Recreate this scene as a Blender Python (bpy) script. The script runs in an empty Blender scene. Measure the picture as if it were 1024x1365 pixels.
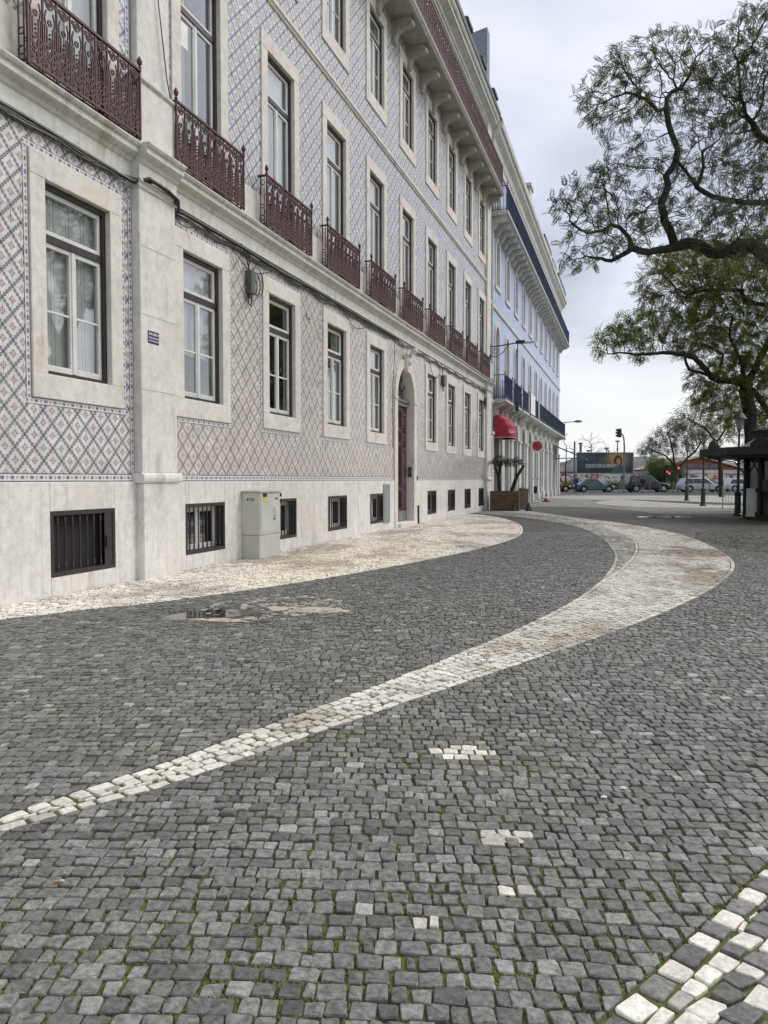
import bpy, math, random
import numpy as np
from mathutils import Vector, Matrix, kdtree, noise as mnoise
random.seed(7); rng = np.random.default_rng(7)
S = bpy.context.scene
COL = S.collection
R = math.radians
# ------------------------------------------------------------------ camera
ANG = R(17.9235); CAMX = 6.4224; CAMH = 1.35; PITCH = R(2.3837)
cam = bpy.data.cameras.new('camera'); camo = bpy.data.objects.new('camera', cam); COL.objects.link(camo)
cam.sensor_fit = 'HORIZONTAL'; cam.sensor_width = 36.0; cam.lens = 36.0 * 1045 / 1024
cam.clip_start = 0.05; cam.clip_end = 3000
camo.location = (CAMX, 0, CAMH); camo.rotation_euler = (R(90) - PITCH, 0, ANG)
S.camera = camo
# ------------------------------------------------------------------ world, sun, exposure
SUN_EL, SUN_AZ = 47, 50        # azimuth measured from +Y towards +X
W = bpy.data.worlds.new('World'); S.world = W; W.use_nodes = True
def build_world():
    nt = W.node_tree; nt.nodes.clear(); N = nt.nodes.new; L = nt.links.new
    out = N('ShaderNodeOutputWorld')
    sky = N('ShaderNodeTexSky'); sky.sky_type = 'NISHITA'; sky.sun_disc = False
    sky.sun_elevation = R(SUN_EL); sky.sun_rotation = R(SUN_AZ); sky.dust_density = 3
    b1 = N('ShaderNodeBackground'); b1.inputs[1].default_value = 0.012; L(sky.outputs[0], b1.inputs[0])
    tc = N('ShaderNodeTexCoord'); sp = N('ShaderNodeSeparateXYZ'); L(tc.outputs['Generated'], sp.inputs[0])
    def m(op, a, b=None, cl=False):
        n = N('ShaderNodeMath'); n.operation = op; n.use_clamp = cl
        for i, v in enumerate((a, b)):
            if v is None: continue
            if isinstance(v, (int, float)): n.inputs[i].default_value = v
            else: L(v, n.inputs[i])
        return n.outputs[0]
    zc = m('MAXIMUM', sp.outputs[2], 0.0); dn = m('ADD', zc, 0.16)
    cb = N('ShaderNodeCombineXYZ'); L(m('DIVIDE', sp.outputs[0], dn), cb.inputs[0]); L(m('DIVIDE', sp.outputs[1], dn), cb.inputs[1]); cb.inputs[2].default_value = 4.3
    n1 = N('ShaderNodeTexNoise'); n1.inputs['Scale'].default_value = 1.15; n1.inputs['Detail'].default_value = 7; n1.inputs['Roughness'].default_value = 0.52
    n1.inputs['Distortion'].default_value = 0.35; L(cb.outputs[0], n1.inputs['Vector'])
    rp = N('ShaderNodeValToRGB'); e = rp.color_ramp.elements
    e[0].position = 0.36; e[0].color = (0.54, 0.58, 0.665, 1); e[1].position = 0.64; e[1].color = (0.90, 0.92, 1.0, 1)
    k = e.new(0.5); k.color = (0.72, 0.76, 0.86, 1)
    L(n1.outputs[0], rp.inputs[0])
    hz = N('ShaderNodeMapRange'); hz.interpolation_type = 'SMOOTHSTEP'; L(zc, hz.inputs[0])
    hz.inputs[1].default_value = 0.02; hz.inputs[2].default_value = 0.26; hz.inputs[3].default_value = 0.9; hz.inputs[4].default_value = 0.0
    mx = N('ShaderNodeMix'); mx.data_type = 'RGBA'; L(hz.outputs[0], mx.inputs[0]); L(rp.outputs[0], mx.inputs[6]); mx.inputs[7].default_value = (1.02, 1.03, 1.03, 1)
    b2 = N('ShaderNodeBackground'); b2.inputs[1].default_value = 0.635; L(mx.outputs[2], b2.inputs[0])
    ad = N('ShaderNodeAddShader'); L(b1.outputs[0], ad.inputs[0]); L(b2.outputs[0], ad.inputs[1]); L(ad.outputs[0], out.inputs[0])
build_world()
sun = bpy.data.lights.new('sun', 'SUN'); sun.energy = 1.5; sun.angle = R(36); sun.color = (1.0, 0.965, 0.92)
suno = bpy.data.objects.new('sun', sun); COL.objects.link(suno); suno.location = (10, 10, 30)
d = Vector((math.sin(R(SUN_AZ)) * math.cos(R(SUN_EL)), math.cos(R(SUN_AZ)) * math.cos(R(SUN_EL)), math.sin(R(SUN_EL))))
suno.rotation_euler = d.to_track_quat('Z', 'Y').to_euler()
S.view_settings.view_transform = 'Standard'; S.view_settings.look = 'None'
S.view_settings.exposure = 0.53; S.view_settings.gamma = 1.0; S.view_settings.use_curve_mapping = False
S.cycles.max_bounces = 6; S.cycles.transparent_max_bounces = 12; S.cycles.diffuse_bounces = 3; S.cycles.glossy_bounces = 3
S.cycles.use_adaptive_sampling = True; S.cycles.adaptive_threshold = 0.02
# ------------------------------------------------------------------ projection helper (photo pixel -> world point)
FW0 = np.array([-math.sin(ANG), math.cos(ANG), 0]); RT = np.array([math.cos(ANG), math.sin(ANG), 0]); UP0 = np.array([0, 0, 1.])
FW = FW0 * math.cos(PITCH) - UP0 * math.sin(PITCH); UPV = UP0 * math.cos(PITCH) + FW0 * math.sin(PITCH)
CAM = np.array([CAMX, 0, CAMH])
def pray(x, y): return FW + RT * (x - 512) / 1045 - UPV * (y - 682.5) / 1045
def pdep(x, y, z): return CAM + pray(x, y) * z
def pgnd(x, y, z=0.0):
    r = pray(x, y); return CAM + r * ((z - CAMH) / r[2])
def gz(y):
    return 0.0
# ------------------------------------------------------------------ node helper
class NT:
    def __init__(s, name):
        s.m = bpy.data.materials.new(name); s.m.use_nodes = True; s.nt = s.m.node_tree; s.nt.nodes.clear()
        s.out = s.N('ShaderNodeOutputMaterial'); s.b = s.N('ShaderNodeBsdfPrincipled'); s.L(s.b.outputs[0], s.out.inputs[0])
    def N(s, t): return s.nt.nodes.new(t)
    def L(s, a, b): s.nt.links.new(a, b)
    def set(s, i, v):
        i = s.b.inputs[i] if isinstance(i, str) else i
        if isinstance(v, X): v = v.s
        if isinstance(v, (int, float)): i.default_value = v
        elif isinstance(v, tuple): i.default_value = v if len(v) == 4 else (*v, 1) if i.type == 'RGBA' else v
        else: s.L(v, i)
    def math(s, op, a, b=None, c=None, clamp=False):
        n = s.N('ShaderNodeMath'); n.operation = op; n.use_clamp = clamp
        for i, v in enumerate((a, b, c)):
            if v is None: continue
            s.set(n.inputs[i], v)
        return X(s, n.outputs[0])
    def pos(s):
        g = s.N('ShaderNodeNewGeometry'); p = s.N('ShaderNodeSeparateXYZ'); s.L(g.outputs['Position'], p.inputs[0])
        return g.outputs['Position'], X(s, p.outputs[0]), X(s, p.outputs[1]), X(s, p.outputs[2])
    def obj(s):
        g = s.N('ShaderNodeTexCoord'); return g.outputs['Object']
    def noise(s, scale, detail=4, rough=.55, vec=None, dist=0, scl=None):
        n = s.N('ShaderNodeTexNoise'); n.inputs['Scale'].default_value = scale; n.inputs['Detail'].default_value = detail
        n.inputs['Roughness'].default_value = rough; n.inputs['Distortion'].default_value = dist
        if vec is None: vec = s.pos()[0]
        if scl:
            mp = s.N('ShaderNodeMapping'); mp.inputs['Scale'].default_value = scl; s.L(vec, mp.inputs[0]); vec = mp.outputs[0]
        s.L(vec, n.inputs['Vector']); return X(s, n.outputs[0])
    def vor(s, scale, feat='F1', vec=None, scl=None, out=0):
        n = s.N('ShaderNodeTexVoronoi'); n.feature = feat; n.inputs['Scale'].default_value = scale
        if vec is None: vec = s.pos()[0]
        if scl:
            mp = s.N('ShaderNodeMapping'); mp.inputs['Scale'].default_value = scl; s.L(vec, mp.inputs[0]); vec = mp.outputs[0]
        s.L(vec, n.inputs['Vector']); return X(s, n.outputs[out])
    def sm(s, x, a, b, lo=0., hi=1.):
        n = s.N('ShaderNodeMapRange'); n.interpolation_type = 'SMOOTHSTEP'
        for i, v in enumerate((x, a, b, lo, hi)): s.set(n.inputs[i], v)
        return X(s, n.outputs[0])
    def mix(s, f, a, b, mode='MIX'):
        n = s.N('ShaderNodeMix'); n.data_type = 'RGBA'; n.blend_type = mode
        s.set(n.inputs[0], f); s.set(n.inputs[6], a); s.set(n.inputs[7], b); return X(s, n.outputs[2])
    def attr(s, name):
        n = s.N('ShaderNodeAttribute'); n.attribute_name = name; return X(s, n.outputs[0])
    def bump(s, h, strength=.3, dist=.01):
        n = s.N('ShaderNodeBump'); n.inputs['Strength'].default_value = strength; n.inputs['Distance'].default_value = dist
        s.set(n.inputs['Height'], h); s.L(n.outputs[0], s.b.inputs['Normal'])
class X:
    def __init__(s, n, sock): s.n = n; s.s = sock
    def __add__(s, o): return s.n.math('ADD', s, o)
    __radd__ = __add__
    def __mul__(s, o): return s.n.math('MULTIPLY', s, o)
    __rmul__ = __mul__
    def __sub__(s, o): return s.n.math('SUBTRACT', s, o)
    def __rsub__(s, o): return s.n.math('SUBTRACT', o, s)
    def __truediv__(s, o): return s.n.math('DIVIDE', s, o)
    def fr(s): return s.n.math('FRACT', s)
    def ab(s): return s.n.math('ABSOLUTE', s)
    def mn(s, o): return s.n.math('MINIMUM', s, o)
    def mx(s, o): return s.n.math('MAXIMUM', s, o)
    def cos(s): return s.n.math('COSINE', s)
MATS = {}
def simple(name, col, rough=.6, metal=0., var=.12, scale=6., bump=0., bscale=60., spec=.5, coat=0.):
    t = NT(name); n = t.noise(scale, 5); k = t.sm(n, .3, .7)
    c0 = tuple(max(0, c * (1 - var)) for c in col); c1 = tuple(min(1, c * (1 + var)) for c in col)
    t.set('Base Color', t.mix(k, c0, c1)); t.set('Roughness', rough); t.set('Metallic', metal); t.b.inputs['Specular IOR Level'].default_value = spec
    if coat: t.b.inputs['Coat Weight'].default_value = coat
    if bump: t.bump(t.noise(bscale, 4), bump, .01)
    MATS[name] = t.m; return t.m
# ------------------------------------------------------------------ mesh helper
class MB:
    def __init__(s): s.v = []; s.f = []
    def add(s, v, f):
        o = len(s.v); s.v += [tuple(p) for p in v]; s.f += [tuple(i + o for i in q) for q in f]; return s
    def box(s, x0, x1, y0, y1, z0, z1):
        v = [(x, y, z) for x in (x0, x1) for y in (y0, y1) for z in (z0, z1)]
        return s.add(v, [(0, 1, 3, 2), (4, 6, 7, 5), (0, 4, 5, 1), (2, 3, 7, 6), (0, 2, 6, 4), (1, 5, 7, 3)])
    def quad(s, a, b, c, d): return s.add([a, b, c, d], [(0, 1, 2, 3)])
    def extr_y(s, prof, y0, y1, caps=True):      # prof: (x,z) list, open or closed outline, extruded along Y
        n = len(prof); v = [(x, y0, z) for x, z in prof] + [(x, y1, z) for x, z in prof]
        f = [(i, (i + 1) % n, n + (i + 1) % n, n + i) for i in range(n)]
        if caps: f += [tuple(range(n - 1, -1, -1)), tuple(range(n, 2 * n))]
        return s.add(v, f)
    def extr_x(s, prof, x0, x1):                 # prof: (y,z)
        n = len(prof); v = [(x0, y, z) for y, z in prof] + [(x1, y, z) for y, z in prof]
        f = [(i, n + i, n + (i + 1) % n, (i + 1) % n) for i in range(n)] + [tuple(range(n)), tuple(range(2 * n - 1, n - 1, -1))]
        return s.add(v, f)
    def extr_z(s, prof, z0, z1):                 # prof: (x,y)
        n = len(prof); v = [(x, y, z0) for x, y in prof] + [(x, y, z1) for x, y in prof]
        f = [(i, (i + 1) % n, n + (i + 1) % n, n + i) for i in range(n)] + [tuple(range(n - 1, -1, -1)), tuple(range(n, 2 * n))]
        return s.add(v, f)
    def tube(s, pts, r, n=5, closed=False, caps=True):
        pts = [Vector(p) for p in pts]; m = len(pts); rr = r if isinstance(r, (list, tuple)) else [r] * m
        rings = []; ref = None
        for i, p in enumerate(pts):
            a = pts[(i - 1) % m] if (closed or i) else p; b = pts[(i + 1) % m] if (closed or i < m - 1) else p
            t = (b - a); t = t.normalized() if t.length > 1e-9 else Vector((0, 0, 1))
            if ref is None:
                ref = Vector((0, 0, 1)) if abs(t.z) < .9 else Vector((1, 0, 0))
            u = ref - t * ref.dot(t); u = u.normalized() if u.length > 1e-6 else t.orthogonal().normalized(); w = t.cross(u); ref = u
            rings.append([p + (u * math.cos(2 * math.pi * k / n + .785) + w * math.sin(2 * math.pi * k / n + .785)) * rr[i] for k in range(n)])
        v = [q for g in rings for q in g]; f = []
        for i in range(m if closed else m - 1):
            j = (i + 1) % m
            for k in range(n): f.append((i * n + k, i * n + (k + 1) % n, j * n + (k + 1) % n, j * n + k))
        if caps and not closed: f += [tuple(range(n - 1, -1, -1)), tuple(range((m - 1) * n, m * n))]
        return s.add(v, f)
    def ring(s, c, r, t, axis='x', seg=12, n=4, a0=0, a1=2 * math.pi):
        full = abs(a1 - a0 - 2 * math.pi) < 1e-6; k = seg if full else seg + 1; pts = []
        for i in range(k):
            a = a0 + (a1 - a0) * i / seg; ca, sa = math.cos(a) * r, math.sin(a) * r
            pts.append({'x': (c[0], c[1] + ca, c[2] + sa), 'y': (c[0] + ca, c[1], c[2] + sa), 'z': (c[0] + ca, c[1] + sa, c[2])}[axis])
        return s.tube(pts, t, n, closed=full)
    def lathe(s, prof, c=(0, 0, 0), n=12):       # prof: (r,z)
        v = []; f = []; m = len(prof)
        for r, z in prof:
            for k in range(n): a = 2 * math.pi * k / n; v.append((c[0] + r * math.cos(a), c[1] + r * math.sin(a), c[2] + z))
        for i in range(m - 1):
            for k in range(n): f.append((i * n + k, i * n + (k + 1) % n, (i + 1) * n + (k + 1) % n, (i + 1) * n + k))
        f += [tuple(range(n - 1, -1, -1)), tuple(range((m - 1) * n, m * n))]
        return s.add(v, f)
    def ball(s, c, r, n=8, m=6, sc=(1, 1, 1)):
        v = [(c[0], c[1], c[2] - r * sc[2])]
        for i in range(1, m):
            th = math.pi * i / m
            for k in range(n): a = 2 * math.pi * k / n; v.append((c[0] + r * sc[0] * math.sin(th) * math.cos(a), c[1] + r * sc[1] * math.sin(th) * math.sin(a), c[2] - r * sc[2] * math.cos(th)))
        v.append((c[0], c[1], c[2] + r * sc[2])); f = []; last = len(v) - 1
        for k in range(n):
            f.append((0, 1 + (k + 1) % n, 1 + k)); f.append((last, 1 + (m - 2) * n + k, 1 + (m - 2) * n + (k + 1) % n))
            for i in range(m - 2): f.append((1 + i * n + k, 1 + i * n + (k + 1) % n, 1 + (i + 1) * n + (k + 1) % n, 1 + (i + 1) * n + k))
        return s.add(v, f)
    def mesh(s, name='mesh', mat=None, smooth=False):
        me = bpy.data.meshes.new(name); me.from_pydata(s.v, [], s.f)
        if mat: me.materials.append(mat)
        if smooth: me.polygons.foreach_set('use_smooth', [True] * len(me.polygons))
        me.update(); return me
def link(name, me, parent=None, loc=(0, 0, 0), rz=0.0, bevel=0.):
    o = bpy.data.objects.new(name, me); COL.objects.link(o); o.parent = parent; o.location = loc; o.rotation_euler = (0, 0, rz)
    if bevel:
        b = o.modifiers.new('bevel', 'BEVEL'); b.width = bevel; b.segments = 1; b.limit_method = 'ANGLE'
    return o
def P(name, mb, mat, parent=None, loc=(0, 0, 0), smooth=False, bevel=0., rz=0.):
    return link(name, mb.mesh(name, mat, smooth), parent, loc, rz, bevel)
def tag(o, label=None, cat=None, group=None, kind=None):
    if label: o['label'] = label
    if cat: o['category'] = cat
    if group: o['group'] = group
    if kind: o['kind'] = kind
    return o
def thing(name, label, cat, loc=(0, 0, 0), rz=0., group=None):
    o = bpy.data.objects.new(name, None); COL.objects.link(o); o.location = loc; o.rotation_euler = (0, 0, rz); o.empty_display_size = .3
    return tag(o, label, cat, group)
def copy_tree(o, parent=None):
    c = o.copy(); COL.objects.link(c); c.parent = parent
    for ch in list(o.children): copy_tree(ch, c)
    return c
def text_mesh(txt, size, mat, depth=.002, align='CENTER', name='lettering', shear=0.):
    cu = bpy.data.curves.new(name, 'FONT'); cu.body = txt; cu.size = size; cu.align_x = align; cu.extrude = depth; cu.offset = size * .02; cu.resolution_u = 2; cu.shear = shear
    o = bpy.data.objects.new(name, cu); COL.objects.link(o)
    dg = bpy.context.evaluated_depsgraph_get(); me = bpy.data.meshes.new_from_object(o.evaluated_get(dg)); bpy.data.objects.remove(o)
    me.name = name; me.materials.clear(); me.materials.append(mat); return me
def orient_text(me, origin, right, up):
    n = Vector(right).cross(Vector(up)); M = Matrix((Vector(right), Vector(up), n)).transposed().to_4x4(); M.translation = Vector(origin); me.transform(M); return me
def fast_mesh(name, verts, groups, mat, cols=None):
    """verts (N,3); groups: list of (F,k) index arrays; cols (N,4) point colours"""
    me = bpy.data.meshes.new(name); me.vertices.add(len(verts)); me.vertices.foreach_set('co', np.asarray(verts, np.float32).ravel())
    tot = np.concatenate([np.full(len(g), g.shape[1], np.int32) for g in groups]); idx = np.concatenate([g.ravel() for g in groups]).astype(np.int32)
    me.loops.add(len(idx)); me.loops.foreach_set('vertex_index', idx); me.polygons.add(len(tot))
    st = np.zeros(len(tot), np.int32); st[1:] = np.cumsum(tot)[:-1]
    me.polygons.foreach_set('loop_start', st); me.polygons.foreach_set('loop_total', tot)
    if cols is not None:
        a = me.color_attributes.new('tone', 'FLOAT_COLOR', 'POINT'); a.data.foreach_set('color', np.asarray(cols, np.float32).ravel())
    me.materials.append(mat); me.update(calc_edges=True); me.polygons.foreach_set('use_smooth', [False] * len(me.polygons)); return me
# ------------------------------------------------------------------ materials
def mat_stone(name, col, drip=.35, rough=.8, speck=True):
    t = NT(name); v, x, y, z = t.pos()
    a = t.noise(1.3, 6, .6); b = t.noise(9, 5, .6); c = t.noise(2.2, 5, .65, scl=(3, 6, .3)); g = t.noise(55, 3, .6)
    c0 = tuple(k * .80 for k in col); c1 = tuple(min(1, k * 1.06) for k in col)
    m = t.mix(t.sm(a * .35 + b * .35 + g * .3, .38, .60), c0, c1)
    m = t.mix(t.sm(c, .50, .74) * drip, m, tuple(k * .42 for k in col))
    m = t.mix(t.sm(t.noise(.8, 3), .5, .7) * .35, m, (col[0] * .95, col[1] * .86, col[2] * .74))
    st_ = t.noise(1.7, 5, .65, scl=(1, 1.8, .5)); m = t.mix(t.sm(st_, .56, .70) * .6, m, (col[0] * .62, col[1] * .54, col[2] * .44))
    cr = t.sm((t.noise(2.6, 6, .6, dist=.6) - .5).ab(), .006, .001) * t.sm(a, .5, .6); m = t.mix(cr * .6, m, tuple(k * .35 for k in col))
    if speck: m = t.mix(t.sm(g, .61, .70) * .6, m, tuple(k * .38 for k in col))
    t.set('Base Color', m); t.set('Roughness', rough); t.b.inputs['Specular IOR Level'].default_value = .3
    t.bump(b * .6 + g * .4, .25, .008); return t.m
def azulejo(name, base, line, dot, gloss=.22):
    t = NT(name); tone = t.attr('tone'); v, x, y, z = t.pos(); C = .286
    u = y / C; w = (z - 1.42) / C
    a = u + w; b = u - w; pa = (a + 100.).fr() - .5; pb = (b + 100.).fr() - .5
    aa = pa.ab(); ab_ = pb.ab(); ea = .5 - aa; eb = .5 - ab_
    wa = (pb * 25.13).cos() * .026 + .088; wb = (pa * 25.13).cos() * .026 + .088
    la = t.sm(wa - ea, -.012, .02); lb = t.sm(wb - eb, -.012, .02)
    la2 = t.sm(ea, .012, .03); lb2 = t.sm(eb, .012, .03)
    lat = (la * (la2 * .45 + .55)).mx(lb * (lb2 * .45 + .55))
    mm = aa.mx(ab_); pl = aa + ab_; mi = aa.mn(ab_)
    dotm = t.sm(mm, .205, .175) * (1 - t.sm(mi, .03, .012) * .75) * (.6 + .4 * t.sm((pl - .19).ab(), .06, .02))
    thin = t.sm((mm - .36).ab(), .012, .004) * .35
    seamu = (u * 2. + 100.).fr() - .5; seamw = (w * 2. + 100.).fr() - .5
    seam = t.sm(seamu.ab().mx(seamw.ab()), .488, .496) * .35
    n = t.noise(3.0, 5, .6); n2 = t.noise(.55, 4, .6)
    bc = t.mix(t.sm(n, .35, .7), tuple(k * .88 for k in base), base)
    bc = t.mix(t.sm(n2, .45, .75) * .4, bc, tuple(k * q for k, q in zip(base, (.82, .78, .74))))
    m = t.mix(dotm, bc, dot); m = t.mix(thin, m, line); m = t.mix(lat * (t.sm(n, .2, .6) * .2 + .8), m, line); m = t.mix(seam, m, (.16, .15, .15))
    m = t.mix(t.sm(t.noise(14, 3, .7), .66, .72) * .35, m, (.55, .5, .46))
    m = t.mix(1., m, tone, 'MULTIPLY'); t.set('Base Color', m); t.set('Roughness', gloss); t.b.inputs['Specular IOR Level'].default_value = .45
    t.bump(t.noise(11, 2), .12, .004); return t.m
def border_mat(name, base, line):
    t = NT(name); v, x, y, z = t.pos(); s = (y + z) / .143
    q = (s + 50.).fr() - .5
    tc = t.N('ShaderNodeUVMap'); sp = t.N('ShaderNodeSeparateXYZ'); t.L(tc.outputs[0], sp.inputs[0]); ux = X(t, sp.outputs[0]); uy = X(t, sp.outputs[1])
    q = (ux).fr() - .5; e = (uy - .5).ab()
    edge = t.sm(e, .36, .42)
    r = ((q.ab()) * 1.6).mx(e); dots = t.sm(((q.ab() * 1.4 + e) - .16).ab(), .09, .04)
    bar = t.sm(q.ab(), .30, .34) * t.sm(e, .22, .17)
    k = edge.mx(dots * .9).mx(bar)
    t.set('Base Color', t.mix(k * (t.noise(8, 4) * .5 + .6), base, line)); t.set('Roughness', .25); return t.m
def glassmat(name, tint=(.90, .91, .90), lo=.11):
    t = NT(name); nt = t.nt; nt.nodes.remove(t.b)
    tr = t.N('ShaderNodeBsdfTransparent'); tr.inputs[0].default_value = (*tint, 1); gl = t.N('ShaderNodeBsdfGlossy'); gl.inputs['Roughness'].default_value = .02; gl.inputs[0].default_value = (.9, .93, .95, 1)
    fr = t.N('ShaderNodeLayerWeight')
    bp = t.N('ShaderNodeBump'); bp.inputs['Strength'].default_value = .08; bp.inputs['Distance'].default_value = .02; t.L(t.noise(2.2, 2).s, bp.inputs['Height']); t.L(bp.outputs[0], gl.inputs['Normal'])
    f = t.math('ADD', t.math('MULTIPLY', t.math('POWER', X(t, fr.outputs[1]), 3.0), 1 - lo), lo); mx = t.N('ShaderNodeMixShader'); t.set(mx.inputs[0], f)
    t.L(tr.outputs[0], mx.inputs[1]); t.L(gl.outputs[0], mx.inputs[2]); t.L(mx.outputs[0], t.out.inputs[0]); return t.m
def curtain(name, col, fold=26.):
    t = NT(name); v, x, y, z = t.pos(); n = t.noise(1.2, 3); k = ((y + n * .12) * fold).cos() * .5 + .5
    t.set('Base Color', t.mix(t.sm(t.noise(3, 4), .3, .7), tuple(c * .82 for c in col), col)); t.set('Roughness', .9); t.bump(k, .5, .03); return t.m
def paint(name, col, chip=(.4, .37, .33), rough=.5, amt=.5):
    t = NT(name); n = t.noise(14, 6, .7); n2 = t.noise(2.5, 4)
    m = t.mix(t.sm(n2, .3, .7), tuple(c * .85 for c in col), col); m = t.mix(t.sm(n, .60, .66) * amt, m, chip)
    t.set('Base Color', m); t.set('Roughness', rough); t.bump(n, .15, .004); return t.m
M_stone = mat_stone('limestone', (.76, .735, .69), .22)
M_plinth = mat_stone('limestone_plinth', (.77, .745, .70), .34)
M_sur = mat_stone('limestone_surround', (.75, .71, .65), .12)
M_corn = mat_stone('limestone_cornice', (.68, .665, .625), .5)
M_az = azulejo('azulejo_lower', (.74, .70, .685), (.125, .125, .155), (.36, .275, .245))
M_azw = azulejo('azulejo_lower_worn', (.69, .64, .60), (.235, .215, .215), (.48, .405, .36))
M_azu = azulejo('azulejo_upper', (.68, .665, .67), (.12, .128, .175), (.36, .335, .33))
M_bord = border_mat('azulejo_border', (.70, .67, .66), (.10, .11, .19))
M_bordu = border_mat('azulejo_border_upper', (.70, .69, .70), (.10, .13, .33))
M_glass = glassmat('window_glass')
M_white = paint('white_window_paint', (.74, .73, .70), (.33, .30, .27))
M_dark = paint('dark_frame_paint', (.035, .022, .026), (.16, .13, .12), .45, .25)
M_iron = paint('maroon_iron_paint', (.080, .026, .028), (.04, .02, .018), .55, .7)
M_iron2 = paint('dark_grille_paint', (.035, .026, .028), (.10, .06, .05), .5, .4)
M_cur = curtain('pale_curtain', (.78, .79, .77)); M_cur2 = curtain('cream_curtain', (.50, .49, .46), 34.)
M_shut = paint('pale_inner_shutter', (.80, .81, .79), (.5, .5, .48), .6, .3)
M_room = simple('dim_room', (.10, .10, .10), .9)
M_wallcore = simple('mortar', (.42, .40, .38), .9)
M_cable = simple('black_cable', (.012, .012, .014), .45)
# ------------------------------------------------------------------ tiled building
TB = thing('tiled_building', 'long old building clad in diamond pattern tiles with maroon iron balconies', 'building')
Y0, YE = 3.2, 35.2
BAY = [7.93 + 2.82 * i for i in range(10)]
BAYX = [7.93 - 2.82] + BAY
DOOR_Y = 21.8
OW = 1.14; SW = 1.62
def wall_mesh(y0, y1, z0, z1, ops, depth=.28, x=0.):
    """front wall with rectangular openings (ya,yb,za,zb) and their reveals"""
    ys = sorted({y0, y1, *[o[0] for o in ops], *[o[1] for o in ops]}); zs = sorted({z0, z1, *[o[2] for o in ops], *[o[3] for o in ops]})
    mb = MB()
    for a, b in zip(ys, ys[1:]):
        run = None
        for c, e in zip(zs, zs[1:]):
            ym, zm = (a + b) / 2, (c + e) / 2
            solid = not any(o[0] < ym < o[1] and o[2] < zm < o[3] for o in ops)
            if solid: mb.quad((x, a, c), (x, b, c), (x, b, e), (x, a, e))
    for a, b, c, e in ops:
        mb.quad((x, a, c), (x, a, e), (x - depth, a, e), (x - depth, a, c)); mb.quad((x, b, c), (x - depth, b, c), (x - depth, b, e), (x, b, e))
        mb.quad((x, a, c), (x - depth, a, c), (x - depth, b, c), (x, b, c)); mb.quad((x, a, e), (x, b, e), (x - depth, b, e), (x - depth, a, e))
    return mb
G0, G1 = 2.55, 4.73         # ground floor opening
F0, F1 = 5.78, 9.02         # first floor
S0, S1 = 10.92, 13.04       # second floor
T0, T1 = 13.92, 16.15       # third floor
B0, B1 = .22, .98           # basement
PIL = (8.98, 9.82); PIL2 = (34.15, 35.1)
ops = []
GF = [y for y in BAYX if abs(y - BAY[5]) > .5]
for y in GF:
    ops += [(y - OW / 2 - .02, y + OW / 2 + .02, G0 - .02, G1 + .02), (y - .59, y + .59, B0 - .01, B1 + .01)]
OW2 = OW / 2 + .02
for y in BAYX: ops += [(y - OW2, y + OW2, F0 - .02, F1 + .02), (y - OW2, y + OW2, S0 - .02, S1 + .02), (y - OW2, y + OW2, T0 - .02, T1 + .02)]
DH = .84; DSPR = 3.70
ops.append((DOOR_Y - DH - .1, DOOR_Y + DH + .1, -.09, DSPR + DH + .1))
wm = wall_mesh(Y0, YE, -.1, 17.2, ops)
P('wall', wm, M_wallcore, TB)
bk = MB().quad((-.001, Y0, -.1), (-.001, Y0, 17.2), (-9, Y0, 17.2), (-9, Y0, -.1)).quad((-.001, YE, -.1), (-9, YE, -.1), (-9, YE, 17.2), (-.001, YE, 17.2)).quad((-9, Y0, -.1), (-9, Y0, 17.2), (-9, YE, 17.2), (-9, YE, -.1))
P('back_wall', bk, M_wallcore, TB)
# plinth blocks with the basement openings left out
def plinth():
    es = sorted([(y - .58, y + .58) for y in GF] + [(DOOR_Y - DH - .26, DOOR_Y + DH + .26)]); cur = Y0; k = 0
    joints = [Y0] 
    for a, b in es:
        h_ = (cur + a) / 2 + random.uniform(-.15, .15); P('plinth_block', MB().box(0.001, .035, cur, h_ - .0025, -.1, 1.32), M_plinth, TB, bevel=.007); P('plinth_block', MB().box(0.001, .0345, h_ + .0025, a - .002, -.1, 1.32), M_plinth, TB, bevel=.007)
        if b - a < 1.3:
            P('plinth_block', MB().box(0.001, .035, a, b, -.1, B0), M_plinth, TB, bevel=.006)
            P('plinth_block', MB().box(0.001, .035, a, b, B1, 1.32), M_plinth, TB, bevel=.006)
        cur = b + .002
    P('plinth_block', MB().box(0.001, .035, cur, YE, -.1, 1.32), M_plinth, TB, bevel=.006)
plinth()
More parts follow.
